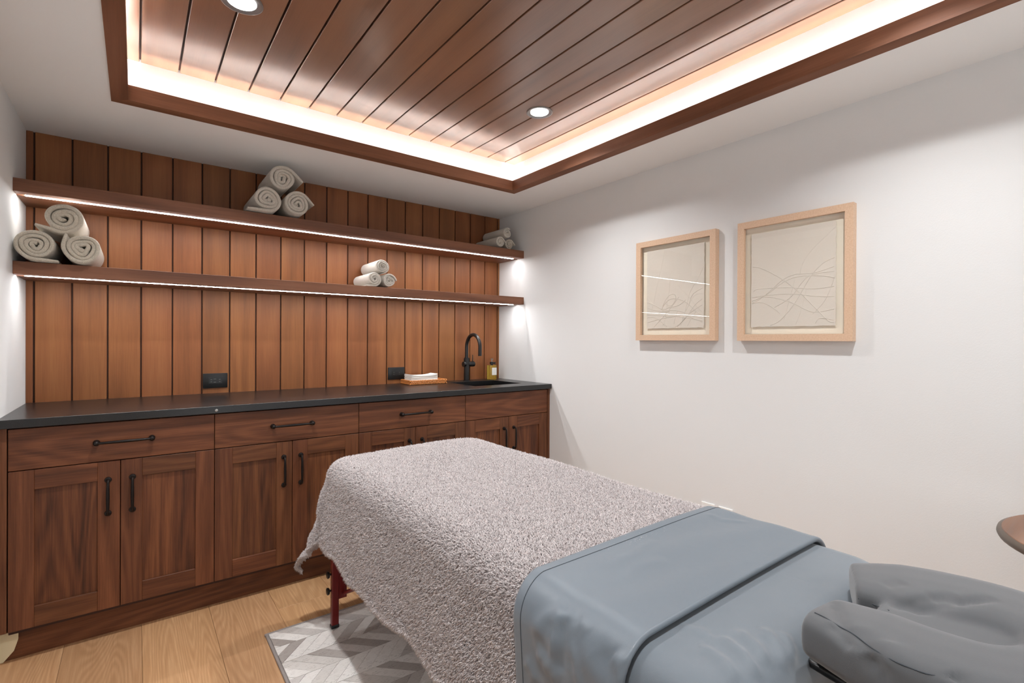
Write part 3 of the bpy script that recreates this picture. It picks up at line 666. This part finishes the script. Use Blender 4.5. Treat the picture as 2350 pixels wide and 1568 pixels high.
# ------------------------------------------------------------------ rug
RX0, RX1, RY1, RY0 = 0.822, 2.06, -0.952, -2.80
rug = thing('area_rug', 'white and grey chevron rug with a grey bound edge under the massage table', 'rug', (0, 0, 0))
MB().rbox(RX0 + 0.002, RX1 - 0.002, RY0 + 0.002, RY1 - 0.002, 0.0003, 0.006, 0.002, 1).build('rug_backing', M['bed_border'], rug)
bw = 0.014
for (a, b) in (((RX0 + bw / 2, RY1 - bw / 2), (RX0 + bw / 2, RY0 + bw / 2)), ((RX1 - bw / 2, RY1 - bw / 2), (RX1 - bw / 2, RY0 + bw / 2)), ((RX0, RY1 - bw / 2), (RX1, RY1 - bw / 2)), ((RX0, RY0 + bw / 2), (RX1, RY0 + bw / 2))):
    n_ = int(math.hypot(b[0] - a[0], b[1] - a[1]) / 0.012)
    pts = [(a[0] + (b[0] - a[0]) * k / n_, a[1] + (b[1] - a[1]) * k / n_, 0.0068) for k in range(n_ + 1)]
    MB().tube(pts, [bw / 2 * (0.93 + 0.07 * (k % 2)) * 0.82 for k in range(n_ + 1)], 8).build('bound_edge', M['bed_border'], rug, smooth=60)
def clip_poly(poly, x0, x1, y0, y1):
    for ax, lim, sgn in ((0, x0, 1), (0, x1, -1), (1, y0, 1), (1, y1, -1)):
        out = []
        for i in range(len(poly)):
            p, q = poly[i], poly[(i + 1) % len(poly)]
            ip, iq = sgn * (p[ax] - lim) >= 0, sgn * (q[ax] - lim) >= 0
            if ip: out.append(p)
            if ip != iq:
                t_ = (lim - p[ax]) / (q[ax] - p[ax]); out.append((p[0] + (q[0] - p[0]) * t_, p[1] + (q[1] - p[1]) * t_))
        poly = out
        if len(poly) < 3: return []
    return poly
rest = MB(); ROW = 0.1132; ST = 0.0605; gap = 0.0007
yr = -0.965; row = 0
while yr > RY0 + bw:
    d = 1 if row % 2 == 0 else -1      # which way the strips lean
    y1_, y0_ = yr, yr - ROW
    k = -3
    while True:
        xa = RX0 - 0.02 + k * ST + (0.03 if row % 2 else 0.0)
        if xa > RX1 + 0.2: break
        xl = xa if d > 0 else xa + ROW * 0.0
        poly = [(xl + gap, y1_ - gap), (xl + ST - gap, y1_ - gap), (xl + ST - gap + d * ROW, y0_ + gap), (xl + gap + d * ROW, y0_ + gap)]
        poly = clip_poly(poly, RX0 + bw, RX1 - bw, RY0 + bw, RY1 - bw * 0.4)
        if len(poly) >= 3:
            cx = sum(p[0] for p in poly) / len(poly); cy = sum(p[1] for p in poly) / len(poly)
            if cx < 1.42 and cy > -1.75:
                MB().prism([(p[0] - cx, p[1] - cy) for p in poly], 0.004, 0.0100 + random.uniform(-.0004, .0004)).build('strip_patch', M['rug_a'], rug, loc=(cx, cy, 0))
            else: rest.prism(poly, 0.004, 0.0100)
        k += 1
    yr -= ROW; row += 1
ro = rest.build('patch_field', M['rug_b'], rug); ro['kind'] = 'stuff'

# ------------------------------------------------------------------ massage table
TBX0, TBX1, TBY1, TBY0, TZ = 1.035, 1.800, -1.015, -2.815, 0.703
mt = thing('massage_table', 'red framed massage table dressed with a shaggy blanket and blue grey sheets', 'massage table', ((TBX0 + TBX1) / 2, (TBY0 + TBY1) / 2, 0))
off_ = Vector(mt.location)
def tb(mb, name, mat, smooth=None, parent=None):
    o = mb.build(name, mat, parent or mt, smooth)
    if parent is None: o.matrix_parent_inverse = Matrix.Translation(-off_)
    return o
def rrect(x0, x1, y0, y1, r, n=8):
    P = []
    for cx, cy, a0 in ((x1 - r, y1 - r, 0), (x0 + r, y1 - r, PI / 2), (x0 + r, y0 + r, PI), (x1 - r, y0 + r, 1.5 * PI)):
        for k in range(n + 1): a = a0 + PI / 2 * k / n; P.append((cx + r * math.cos(a), cy + r * math.sin(a)))
    return P
# pad: stacked rounded sections
mb = MB(); secs = [(0.620, 0.012), (0.626, 0.004), (0.64, 0.001), (0.665, 0.001), (0.685, 0.006), (0.696, 0.020), (0.700, 0.05)]
base = None; vs_ = []; nper = 36
for z_, ins in secs: vs_ += [(x, y, z_) for x, y in rrect(TBX0 + 0.012 + ins, TBX1 - 0.012 - ins, TBY0 + 0.012 + ins, TBY1 - 0.012 - ins, 0.085 - min(ins, 0.03))]
fs = [tuple(range(nper - 1, -1, -1)), tuple((len(secs) - 1) * nper + k for k in range(nper))]
for i in range(len(secs) - 1):
    for k in range(nper): fs.append((i * nper + k, i * nper + (k + 1) % nper, (i + 1) * nper + (k + 1) % nper, (i + 1) * nper + k))
tb(mb.add(vs_, fs), 'padded_top', M['vinyl'], 50)
for (a, b, c_, d_) in ((1.062, 1.092, -2.77, -1.06), (1.743, 1.773, -2.77, -1.06), (1.092, 1.743, -1.09, -1.06), (1.092, 1.743, -2.77, -2.74)):
    tb(MB().rbox(a, b, c_, d_, 0.55, 0.620, 0.003, 1), 'frame_rail', M['red_wood'])
def leg(x, y, sx):
    # telescoping post with adjustment holes, foot and two knobs (outside face)
    l = tb(MB().rbox(x - 0.015, x + 0.015, y - 0.012, y + 0.012, 0.022, 0.55, 0.004, 2), 'leg', M['red_wood'])
    MB().rbox(x - 0.0165, x + 0.0165, y - 0.0135, y + 0.0135, 0.0104, 0.026, 0.004, 2).build('foot', M['black_plastic'], l)
    for zz_ in (0.236, 0.168):
        MB().lathe([(0.004, 0.015), (0.004, 0.022), (0.012, 0.023), (0.0145, 0.027), (0.0145, 0.031), (0.010, 0.0335), (0.002, 0.034)] if sx > 0 else [(0.004, -0.015), (0.004, -0.022), (0.012, -0.023), (0.0145, -0.027), (0.0145, -0.031), (0.010, -0.0335), (0.002, -0.034)], (x, y, zz_), 'x', 18).build('knob', M['black_plastic'], l, smooth=40)
    for k in range(5):
        MB().lathe([(0.0028, sx * 0.0149), (0.0028, sx * 0.0153)], (x, y, 0.075 + 0.032 * k), 'x', 10).build('adjustment_hole', M['black_plastic'], l)
def arch_panel(y0, y1):
    mb = MB(); x0, x1, z0, z1 = 1.081, 1.754, 0.128, 0.55
    ins = 0.032; N = 18
    inner = []
    for k in range(N + 1):
        a = PI * k / N; inner.append(((x0 + x1) / 2 + ((x1 - x0) / 2 - ins) * math.cos(a), 0.30 + 0.14 * math.sin(a)))
    inner = [((x1 - ins), z0)] + inner + [((x0 + ins), z0)]
    outer = [(x1, z0), (x1, z1), (x0, z1), (x0, z0)]
    # triangulate as strip: map each inner point to an outer point
    outp = []
    for (xi, zi) in inner:
        if zi <= 0.30: outp.append((x1 if xi > 1.4 else x0, zi))
        else:
            cx = (x0 + x1) / 2; dx, dz = xi - cx, zi - 0.30
            s_ = min(((x1 - x0) / 2) / abs(dx) if abs(dx) > 1e-6 else 1e9, (z1 - 0.30) / dz if dz > 1e-6 else 1e9); outp.append((cx + dx * s_, 0.30 + dz * s_))
    n = len(inner)
    vs_ = [(x, y0, z) for x, z in inner] + [(x, y0, z) for x, z in outp] + [(x, y1, z) for x, z in inner] + [(x, y1, z) for x, z in outp]
    fs = []
    for i in range(n - 1):
        fs += [(i, i + 1, n + i + 1, n + i), (2 * n + i, 3 * n + i, 3 * n + i + 1, 2 * n + i + 1), (i, 2 * n + i, 2 * n + i + 1, i + 1), (n + i, n + i + 1, 3 * n + i + 1, 3 * n + i)]
    fs += [(0, n, 3 * n, 2 * n), (n - 1, 2 * n - 1 + 2 * n, 2 * n - 1, n - 1)[:0] or (n - 1, 3 * n - 1, 4 * n - 1, 2 * n - 1)]
    tb(mb.add(vs_, fs), 'arched_end_panel', M['red_wood'])
for yy in (-1.075, -2.66):
    leg(1.066, yy, -1); leg(1.769, yy, 1); arch_panel(yy - 0.010, yy + 0.010)
for xx in (1.10, 1.735):
    tb(MB().tube([(xx, -1.09, 0.150), (xx, -1.86, 0.56)], 0.008, 8), 'brace', M['red_wood'], 50)
    tb(MB().tube([(xx, -2.645, 0.150), (xx, -1.98, 0.56)], 0.008, 8), 'brace', M['red_wood'], 50)
tb(MB().rbox(1.09, 1.745, -1.965, -1.89, 0.555, 0.62, 0.003, 1), 'centre_hinge_rail', M['red_wood'])

# cloths follow the padded top: flat cloth coordinates -> wrapped surface
RE = 0.058; RC = 0.105
def drape(A_, B_, off, flare=0.10, wave=1.0, crown=0.004, cflare=0.0):
    A_ = np.asarray(A_, float); B_ = np.asarray(B_, float); off = np.broadcast_to(np.asarray(off, float), A_.shape)
    x0, x1, y0, y1 = TBX0 + RE, TBX1 - RE, TBY0 + RE, TBY1 - RE
    rci = RC - RE
    cx = np.clip(A_, x0 + rci, x1 - rci); cy = np.clip(B_, y0 + rci, y1 - rci)
    vx, vy = A_ - cx, B_ - cy; L_ = np.hypot(vx, vy); Ls = np.maximum(L_, 1e-9); ux, uy = vx / Ls, vy / Ls
    t_ = np.maximum(L_ - rci, 0.0)
    R_ = RE + off; th_ = np.minimum(t_ / R_, PI / 2)
    h = R_ * np.sin(th_); dz = R_ * (1 - np.cos(th_)); rest_ = np.maximum(t_ - R_ * PI / 2, 0)
    s = A_ - B_
    w = wave * rest_ * (0.055 * np.sin(13 * s + 0.6) + 0.045 * np.sin(29 * s + 2.0) + 0.02 * np.sin(61 * s)) * np.clip(0.25 + 3.2 * np.abs(ux * uy), 0, 1)
    h = h + rest_ * (flare + cflare * np.clip(2 * np.abs(ux * uy), 0, 1)) + w; dz = dz + rest_ * math.sqrt(1 - flare ** 2)
    ins = L_ <= rci
    bx = np.where(ins, A_, cx + ux * rci); by = np.where(ins, B_, cy + uy * rci)
    X = bx + np.where(ins, 0, ux * h); Y = by + np.where(ins, 0, uy * h)
    cr = crown * np.sin(np.clip((A_ - TBX0) / (TBX1 - TBX0), 0, 1) * PI)
    Z = TZ + off - np.where(ins, 0, dz) + cr
    return np.stack([X, Y, Z], -1)
# shaggy blanket
A0, A1, B0, B1 = 0.728, 2.08, -2.47, -0.72
def lump(A_, B_):
    return 0.003 * np.sin(7.1 * A_ + 3.3 * B_) + 0.0025 * np.sin(-5.2 * A_ + 9.1 * B_ + 1.0)
def blanket(A_, B_):
    # the hem is not ruler straight
    return drape(A_, B_, 0.010 + lump(A_, B_), flare=0.12, wave=1.0, cflare=0.14)
na, nb = 150, 180
GA, GB = np.meshgrid(np.linspace(A0, A1, na), np.linspace(B0, B1, nb), indexing='ij')
hem = 0.012 * np.sin(9 * GB) + 0.006 * np.sin(23 * GB + 1)
GA2 = GA + hem * np.clip((TBX0 - GA) / 0.3, 0, 1)
bl = thing('shaggy_blanket', 'pale mauve grey shaggy blanket spread over the massage table', 'blanket', (0, 0, 0))
grid_mesh('blanket_cloth', blanket(GA2, GB), M['shag_base'], bl, solid=0.005, offset=1, flip=True)
NT_ = 210000
ta = RNG.uniform(A0, 1.86, NT_); tb_ = RNG.uniform(-2.40, B1, NT_)
ta[:9000] = A0 + np.abs(RNG.normal(0, 0.004, 9000)); tb_[9000:13000] = B1 - np.abs(RNG.normal(0, 0.004, 4000))
hemt = (0.012 * np.sin(9 * tb_) + 0.006 * np.sin(23 * tb_ + 1)) * np.clip((TBX0 - ta) / 0.3, 0, 1); ta2 = ta + hemt
P0 = blanket(ta2, tb_); e_ = 0.002
dA = blanket(ta2 + e_, tb_) - P0; dB = blanket(ta2, tb_ + e_) - P0
Nn = np.cross(dA, dB); Nn /= np.linalg.norm(Nn, axis=1, keepdims=True) + 1e-12
Nn[np.isnan(Nn)] = 0
ctr = np.stack([np.full(NT_, 1.42), np.clip(P0[:, 1], -2.7, -1.2), np.full(NT_, 0.35)], 1)
Nn *= np.sign(np.sum(Nn * (P0 - ctr), 1, keepdims=True))
Ln = RNG.uniform(0.0075, 0.0130, NT_)[:, None]; Ln[:13000] *= 1.5
jit = RNG.normal(0, 0.42, (NT_, 3)); dirn = Nn + jit; dirn[:, 2] -= 0.25 * (1 - np.abs(Nn[:, 2])); dirn[:13000, 2] -= 1.3
dirn /= np.linalg.norm(dirn, axis=1, keepdims=True)
jit2 = RNG.normal(0, 0.6, (NT_, 3)); jit2[:, 2] -= 0.55; d2 = dirn + jit2 * 0.8; d2 /= np.linalg.norm(d2, axis=1, keepdims=True)
ort = np.cross(dirn, np.array([0.31, 0.52, 0.79])); ort /= np.linalg.norm(ort, axis=1, keepdims=True); ort2 = np.cross(dirn, ort)
rb = RNG.uniform(0.0010, 0.0017, NT_)[:, None]
base_ = P0 - Nn * 0.0005 ; mid_ = base_ + dirn * Ln * 0.55; tip_ = mid_ + d2 * Ln * 0.5
VV = np.zeros((NT_, 7, 3), np.float32)
for k in range(3):
    a = 2 * PI * k / 3; o3 = ort * math.cos(a) + ort2 * math.sin(a)
    VV[:, k] = base_ + o3 * rb; VV[:, 3 + k] = mid_ + o3 * rb * 0.95
VV[:, 6] = tip_
tri = []
for k in range(3):
    j = (k + 1) % 3; tri += [(k, j, 3 + j), (k, 3 + j, 3 + k), (3 + k, 3 + j, 6)]
tri = np.array(tri); TT = (tri[None] + (np.arange(NT_) * 7)[:, None, None]).reshape(-1)
pm = bpy.data.meshes.new('pile'); pm.vertices.add(NT_ * 7); pm.vertices.foreach_set('co', VV.ravel())
npoly = NT_ * 9; pm.loops.add(npoly * 3); pm.loops.foreach_set('vertex_index', TT.astype(np.int32))
pm.polygons.add(npoly); pm.polygons.foreach_set('loop_start', (np.arange(npoly) * 3).astype(np.int32)); pm.update(calc_edges=True); pm.shade_smooth()
pm.materials.append(M['shag']); po = link(bpy.data.objects.new('pile', pm), bl); po['kind'] = 'stuff'

# creases: gaussian ridges along polylines on a point set
def creases(P, segs, Nrm):
    Q = P.reshape(-1, 3).copy(); N_ = Nrm.reshape(-1, 3); D_ = np.zeros(len(Q))
    for (pts, wdt, amp) in segs:
        pts = np.array([tuple(p) for p in pts]); best = np.full(len(Q), 9.0); par = np.zeros(len(Q))
        for i in range(len(pts) - 1):
            a, b = pts[i], pts[i + 1]; ab = b - a; tt = np.clip(((Q - a) @ ab) / (ab @ ab + 1e-12), 0, 1)
            dd = np.linalg.norm(Q - (a + tt[:, None] * ab), axis=1); m_ = dd < best; best = np.where(m_, dd, best); par = np.where(m_, (i + tt) / (len(pts) - 1), par)
        fade = np.clip(np.minimum(par, 1 - par) * 5, 0.0, 1) ** 0.7
        D_ += amp * fade * np.exp(-(best / (1.4 * wdt)) ** 2)
    return (Q + N_ * D_[:, None]).reshape(P.shape)
def gnorm(P):
    g0 = np.gradient(P, axis=0); g1_ = np.gradient(P, axis=1); n = np.cross(g0, g1_); n /= np.linalg.norm(n, axis=-1, keepdims=True) + 1e-12
    c_ = P - np.array([1.42, -2.5, 0.3]); s = np.sign(np.sum(n * c_, -1, keepdims=True)); return n * s
def hit_grid(P, pix):
    """points of a cloth surface that photo pixels look at"""
    n, m = P.shape[:2]; idx = np.arange(n * m).reshape(n, m)
    q = np.stack([idx[:-1, :-1].ravel(), idx[1:, :-1].ravel(), idx[1:, 1:].ravel(), idx[:-1, 1:].ravel()], 1)
    bv_ = BVHTree.FromPolygons(P.reshape(-1, 3).tolist(), q.tolist()); out = []
    for (u, v) in pix:
        h = bv_.ray_cast(CAMP, pix_dir(u, v).normalized())
        if h[0] is not None: out.append(h[0])
    return out
# fitted bottom sheet over the head end
na, nb = 200, 150
GA, GB = np.meshgrid(np.linspace(0.80, 2.05, na), np.linspace(-3.03, -2.30, nb), indexing='ij')
PS = drape(GA, GB, 0.004, flare=0.03, wave=0.3)
segs = []
for pix, w_, a_ in ((((1690, 1445), (1730, 1480), (1765, 1530)), .008, .006), (((1650, 1460), (1700, 1500), (1740, 1560)), .008, .007), (((1600, 1480), (1660, 1520), (1690, 1568)), .009, .006),
                    (((1745, 1440), (1790, 1490), (1800, 1540)), .008, .006), (((1560, 1440), (1610, 1450), (1640, 1480)), .008, .004), (((1795, 1450), (1815, 1490), (1812, 1530)), .007, .006)):
    pp = hit_grid(PS, pix)
    if len(pp) > 1: segs.append((pp, w_, a_))
PS = creases(PS, segs, gnorm(PS))
fs_o = grid_mesh('fitted_sheet', PS, M['sheet'], None, solid=0.0015, offset=1, flip=True)
tag(fs_o, 'grey blue fitted sheet stretched over the head end of the massage table', 'sheet')
# folded-back top sheet
TS = thing('folded_sheet', 'satin blue grey top sheet folded back in a wide band across the blanket', 'sheet', (0, 0, 0))
bh, bn = -2.352, -2.640
rows = [(b, 0.0215) for b in np.linspace(bh, bn, 70)]
rf = 0.0048
rows += [(bn - rf * math.sin(a), 0.0215 - rf * (1 - math.cos(a))) for a in np.linspace(0.25, PI, 12)]
rows += [(b, 0.0215 - 2 * rf) for b in np.linspace(bn + 0.004, bn + 0.07, 8)]
rb_ = np.array([r[0] for r in rows]); ro_ = np.array([r[1] for r in rows])
aa = np.linspace(0.78, 2.06, 210)
GA, GB = np.meshgrid(aa, rb_, indexing='ij'); GO = np.broadcast_to(ro_, GA.shape)
slant = -0.16 * np.clip(TBX0 + 0.05 - GA, 0, 1) * np.clip((GB - bn) / (bh - bn), 0, 1)
PB = drape(GA, GB + slant, GO + 0.0015 * np.sin(40 * GB + 9 * GA) * np.clip((GB - bn) / 0.1, 0, 1), flare=0.05, wave=0.3)
segs = []
for pix, w_, a_ in ((((1232, 1452), (1255, 1420), (1300, 1402)), .010, .006), (((1272, 1440), (1290, 1420), (1320, 1410)), .008, .005), (((1235, 1490), (1262, 1530), (1285, 1568)), .010, .006),
                    (((1208, 1510), (1222, 1540), (1232, 1568)), .008, .004), (((1410, 1500), (1430, 1530), (1440, 1560)), .008, .005), (((1330, 1425), (1345, 1440), (1352, 1452)), .008, .003),
                    (((1400, 1290), (1450, 1275), (1500, 1240)), .010, .0018), (((1620, 1180), (1660, 1195), (1720, 1200)), .008, .0022), (((1430, 1330), (1470, 1300), (1530, 1285)), .012, .0018)):
    pp = hit_grid(PB, pix)
    if len(pp) > 1: segs.append((pp, w_, a_))
cr_ = random.Random(5)
for k in range(16):
    u0 = cr_.uniform(1215, 1420); v0 = 1395 + (u0 - 1230) * 0.55 + cr_.uniform(-10, 30); du, dv = cr_.uniform(-25, 60), cr_.uniform(60, 140)
    pp = hit_grid(PB, [(u0 + du * q, v0 + dv * q + 14 * math.sin(3 * q)) for q in (0, 0.33, 0.66, 1)])
    if len(pp) > 1: segs.append((pp, cr_.uniform(.006, .013), cr_.choice((-1, 1, 1)) * cr_.uniform(.0015, .004)))
PB = creases(PB, segs, gnorm(PB))
grid_mesh('sheet_band', PB, M['satin'], TS, solid=0.0012, offset=1, flip=True)
# stitched hem line 25 mm from the edge
j = int(np.argmin(np.abs(rb_ - (bh - 0.024)))); nrm = gnorm(PB)
MB().tube([Vector(p) for p in (PB[:, j] + nrm[:, j] * 0.0016)], 0.0007, 5).build('hem_stitching', M['thread'], TS)

# ------------------------------------------------------------------ face cradle
fc = thing('face_cradle', 'horseshoe face cradle in a wrinkled grey fabric cover at the table head', 'face cradle', (1.44, -2.95, 0.0))
ofc = Vector(fc.location)
CZ = 0.735
def ell_sweep(mb, path, w, h):
    pts = [Vector(p) for p in path]; n = 20; vs_ = []; fs = []
    m = len(pts)
    for i, p in enumerate(pts):
        t_ = (pts[min(i + 1, m - 1)] - pts[max(i - 1, 0)]).normalized(); side = Vector((t_.y, -t_.x, 0)).normalized(); up = side.cross(t_) * -1
        if up.z < 0: up = -up
        e = min(i, m - 1 - i) / (m - 1); k_ = min(1.0, 0.80 + 1.6 * e) if e > 0 else 0.72
        for k in range(n):
            a = 2 * PI * k / n; c_, s_ = math.cos(a), math.sin(a)
            sx = math.copysign(abs(c_) ** 0.55, c_); sz = math.copysign(abs(s_) ** 0.6, s_)
            ww = (w[i] if hasattr(w, '__len__') else w)
            vs_.append(p + side * sx * ww * k_ + up * sz * h * k_)
    for i in range(m - 1):
        for k in range(n): fs.append((i * n + k, i * n + (k + 1) % n, (i + 1) * n + (k + 1) % n, (i + 1) * n + k))
    fs.append(tuple(range(n))); fs.append(tuple((m - 1) * n + k for k in range(n)))
    mb.add(vs_, fs)
up_path = [(1.330, -2.812, CZ - 0.004), (1.322, -2.88, CZ - 0.002), (1.316, -2.96, CZ), (1.335, -3.045, CZ + 0.002), (1.395, -3.10, CZ + 0.003), (1.46, -3.112, CZ + 0.003), (1.53, -3.085, CZ + 0.003), (1.570, -3.01, CZ + 0.002), (1.556, -2.93, CZ), (1.532, -2.86, CZ - 0.002), (1.507, -2.802, CZ - 0.004)]
up_w = np.interp(np.linspace(0, 1, 81), [0, 0.4, 0.6, 0.8, 1.0], [0.080, 0.080, 0.088, 0.100, 0.090])
mb = MB(); ell_sweep(mb, spline(up_path, 8), up_w, 0.046)
mb.rbox(1.33, 1.55, -3.09, -2.865, CZ - 0.03, CZ + 0.026, 0.012, 2)
cu0 = mb.build('cushion_tmp', M['cover']); 
m1 = cu0.modifiers.new('r', 'REMESH'); m1.mode = 'VOXEL'; m1.voxel_size = 0.005
m2 = cu0.modifiers.new('s', 'SMOOTH'); m2.factor = 0.5; m2.iterations = 10
dg = bpy.context.evaluated_depsgraph_get(); cm_ = bpy.data.meshes.new_from_object(cu0.evaluated_get(dg)); bpy.data.objects.remove(cu0)
nv = len(cm_.vertices); co = np.zeros(nv * 3); cm_.vertices.foreach_get('co', co); co = co.reshape(-1, 3)
nr = np.zeros(nv * 3); cm_.vertex_normals.foreach_get('vector', nr); nr = nr.reshape(-1, 3)
bvc = BVHTree.FromPolygons(co.tolist(), [tuple(p.vertices) for p in cm_.polygons])
def hitc(pix):
    out = []
    for (u, v) in pix:
        h = bvc.ray_cast(CAMP, pix_dir(u, v).normalized())
        if h[0] is not None: out.append(h[0])
    return out
segs = []
for pix, w_, a_ in ((((2040, 1392), (2120, 1378), (2200, 1368)), .007, -.008), (((2085, 1403), (2160, 1388), (2285, 1374)), .006, -.009), (((2060, 1385), (2140, 1370)), .008, .004), (((2100, 1396), (2200, 1380)), .006, .005),
                    (((1880, 1385), (1905, 1430), (1950, 1490)), .006, -.006), (((1915, 1380), (1925, 1420), (1965, 1500)), .006, -.007), (((1965, 1440), (1990, 1500), (2015, 1545)), .009, -.006),
                    (((1990, 1500), (2010, 1540), (2040, 1568)), .008, -.006), (((2040, 1470), (2045, 1500), (2030, 1530)), .01, .004), (((2185, 1545), (2200, 1560), (2195, 1568)), .008, -.006), (((2030, 1345), (2080, 1338)), .008, -.003)):
    pp = hitc(pix)
    if len(pp) > 1: segs.append((pp, w_, a_))
segs = [(p_, w_ * 1.15, a_ * 0.95) for p_, w_, a_ in segs]
co2 = creases(co, segs, nr); bvc = BVHTree.FromPolygons(co2.tolist(), [tuple(p.vertices) for p in cm_.polygons]); cm_.vertices.foreach_set('co', co2.ravel()); cm_.shade_smooth(); cm_.materials.clear(); cm_.materials.append(M['cover'])
cm_.transform(Matrix.Translation(-ofc))
cu = link(bpy.data.objects.new('cushion', cm_), fc)
for pix, mat in ((((1842, 1404), (1870, 1407), (1895, 1419), (1925, 1438), (1960, 1457), (2000, 1487), (2050, 1517), (2090, 1534), (2130, 1548), (2180, 1556)), 'thread'),
                 (((1938, 1300), (1932, 1318), (1934, 1338), (1946, 1356), (1970, 1374), (2005, 1388), (2040, 1402)), 'thread')):
    hp = []
    for (u, v) in pix:
        h = bvc.ray_cast(CAMP, pix_dir(u, v).normalized())
        if h[0] is not None: hp.append(h[0] + h[1] * 0.0004)
    if len(hp) > 2:
        MB().tube([p - ofc for p in spline(hp, 6)], 0.0009, 5).build('seam', M[mat], cu)
# platform and arms
mb = MB(); ell_sweep(mb, [(x, y, z - 0.052) for x, y, z in [tuple(p) for p in spline(up_path, 6)]], 0.050, 0.010)
o = mb.build('platform', M['black_plastic'], fc, smooth=50); o.matrix_parent_inverse = Matrix.Translation(-ofc)
for xx in (1.33, 1.53):
    o = MB().tube([(xx, -2.70, 0.60), (xx, -2.86, 0.60), (xx, -2.93, 0.625), (xx, -3.02, 0.675)], 0.011, 10).build('support_arm', M['black_plastic'], fc, smooth=50); o.matrix_parent_inverse = Matrix.Translation(-ofc)
o = MB().tube([(1.33, -2.90, 0.612), (1.53, -2.90, 0.612)], 0.009, 10).build('cross_bar', M['black_plastic'], fc, smooth=50); o.matrix_parent_inverse = Matrix.Translation(-ofc)

# ------------------------------------------------------------------ round side table
rt = thing('round_side_table', 'round brown wooden side table with a grey inlaid centre beside the art wall', 'side table', (2.312, -3.195, 0))
Rr = 0.307
MB().lathe([(0.24, 0.694), (Rr - 0.012, 0.694), (Rr - 0.003, 0.699), (Rr, 0.706), (Rr - 0.002, 0.714), (Rr - 0.010, 0.7185)], n=72, cap=False).build('edge_band', M['tabledge'], rt, smooth=50)
MB().lathe([(0.001, 0.694), (Rr - 0.012, 0.6945), (Rr - 0.0102, 0.7188), (Rr - 0.012, 0.72), (0.001, 0.72)], n=72).build('table_top', M['tabletop'], rt, smooth=30)
MB().lathe([(0.001, 0.7195), (0.217, 0.7195), (0.217, 0.7204), (0.001, 0.7204)], n=64).build('inlay_disc', M['inlay'], rt, smooth=30)
MB().lathe([(0.11, 0.694), (0.05, 0.68), (0.030, 0.64), (0.026, 0.5), (0.038, 0.42), (0.028, 0.34), (0.030, 0.15), (0.045, 0.06), (0.15, 0.03), (0.19, 0.02), (0.19, 0.0)], n=36).build('pedestal', M['tabledge'], rt, smooth=40)
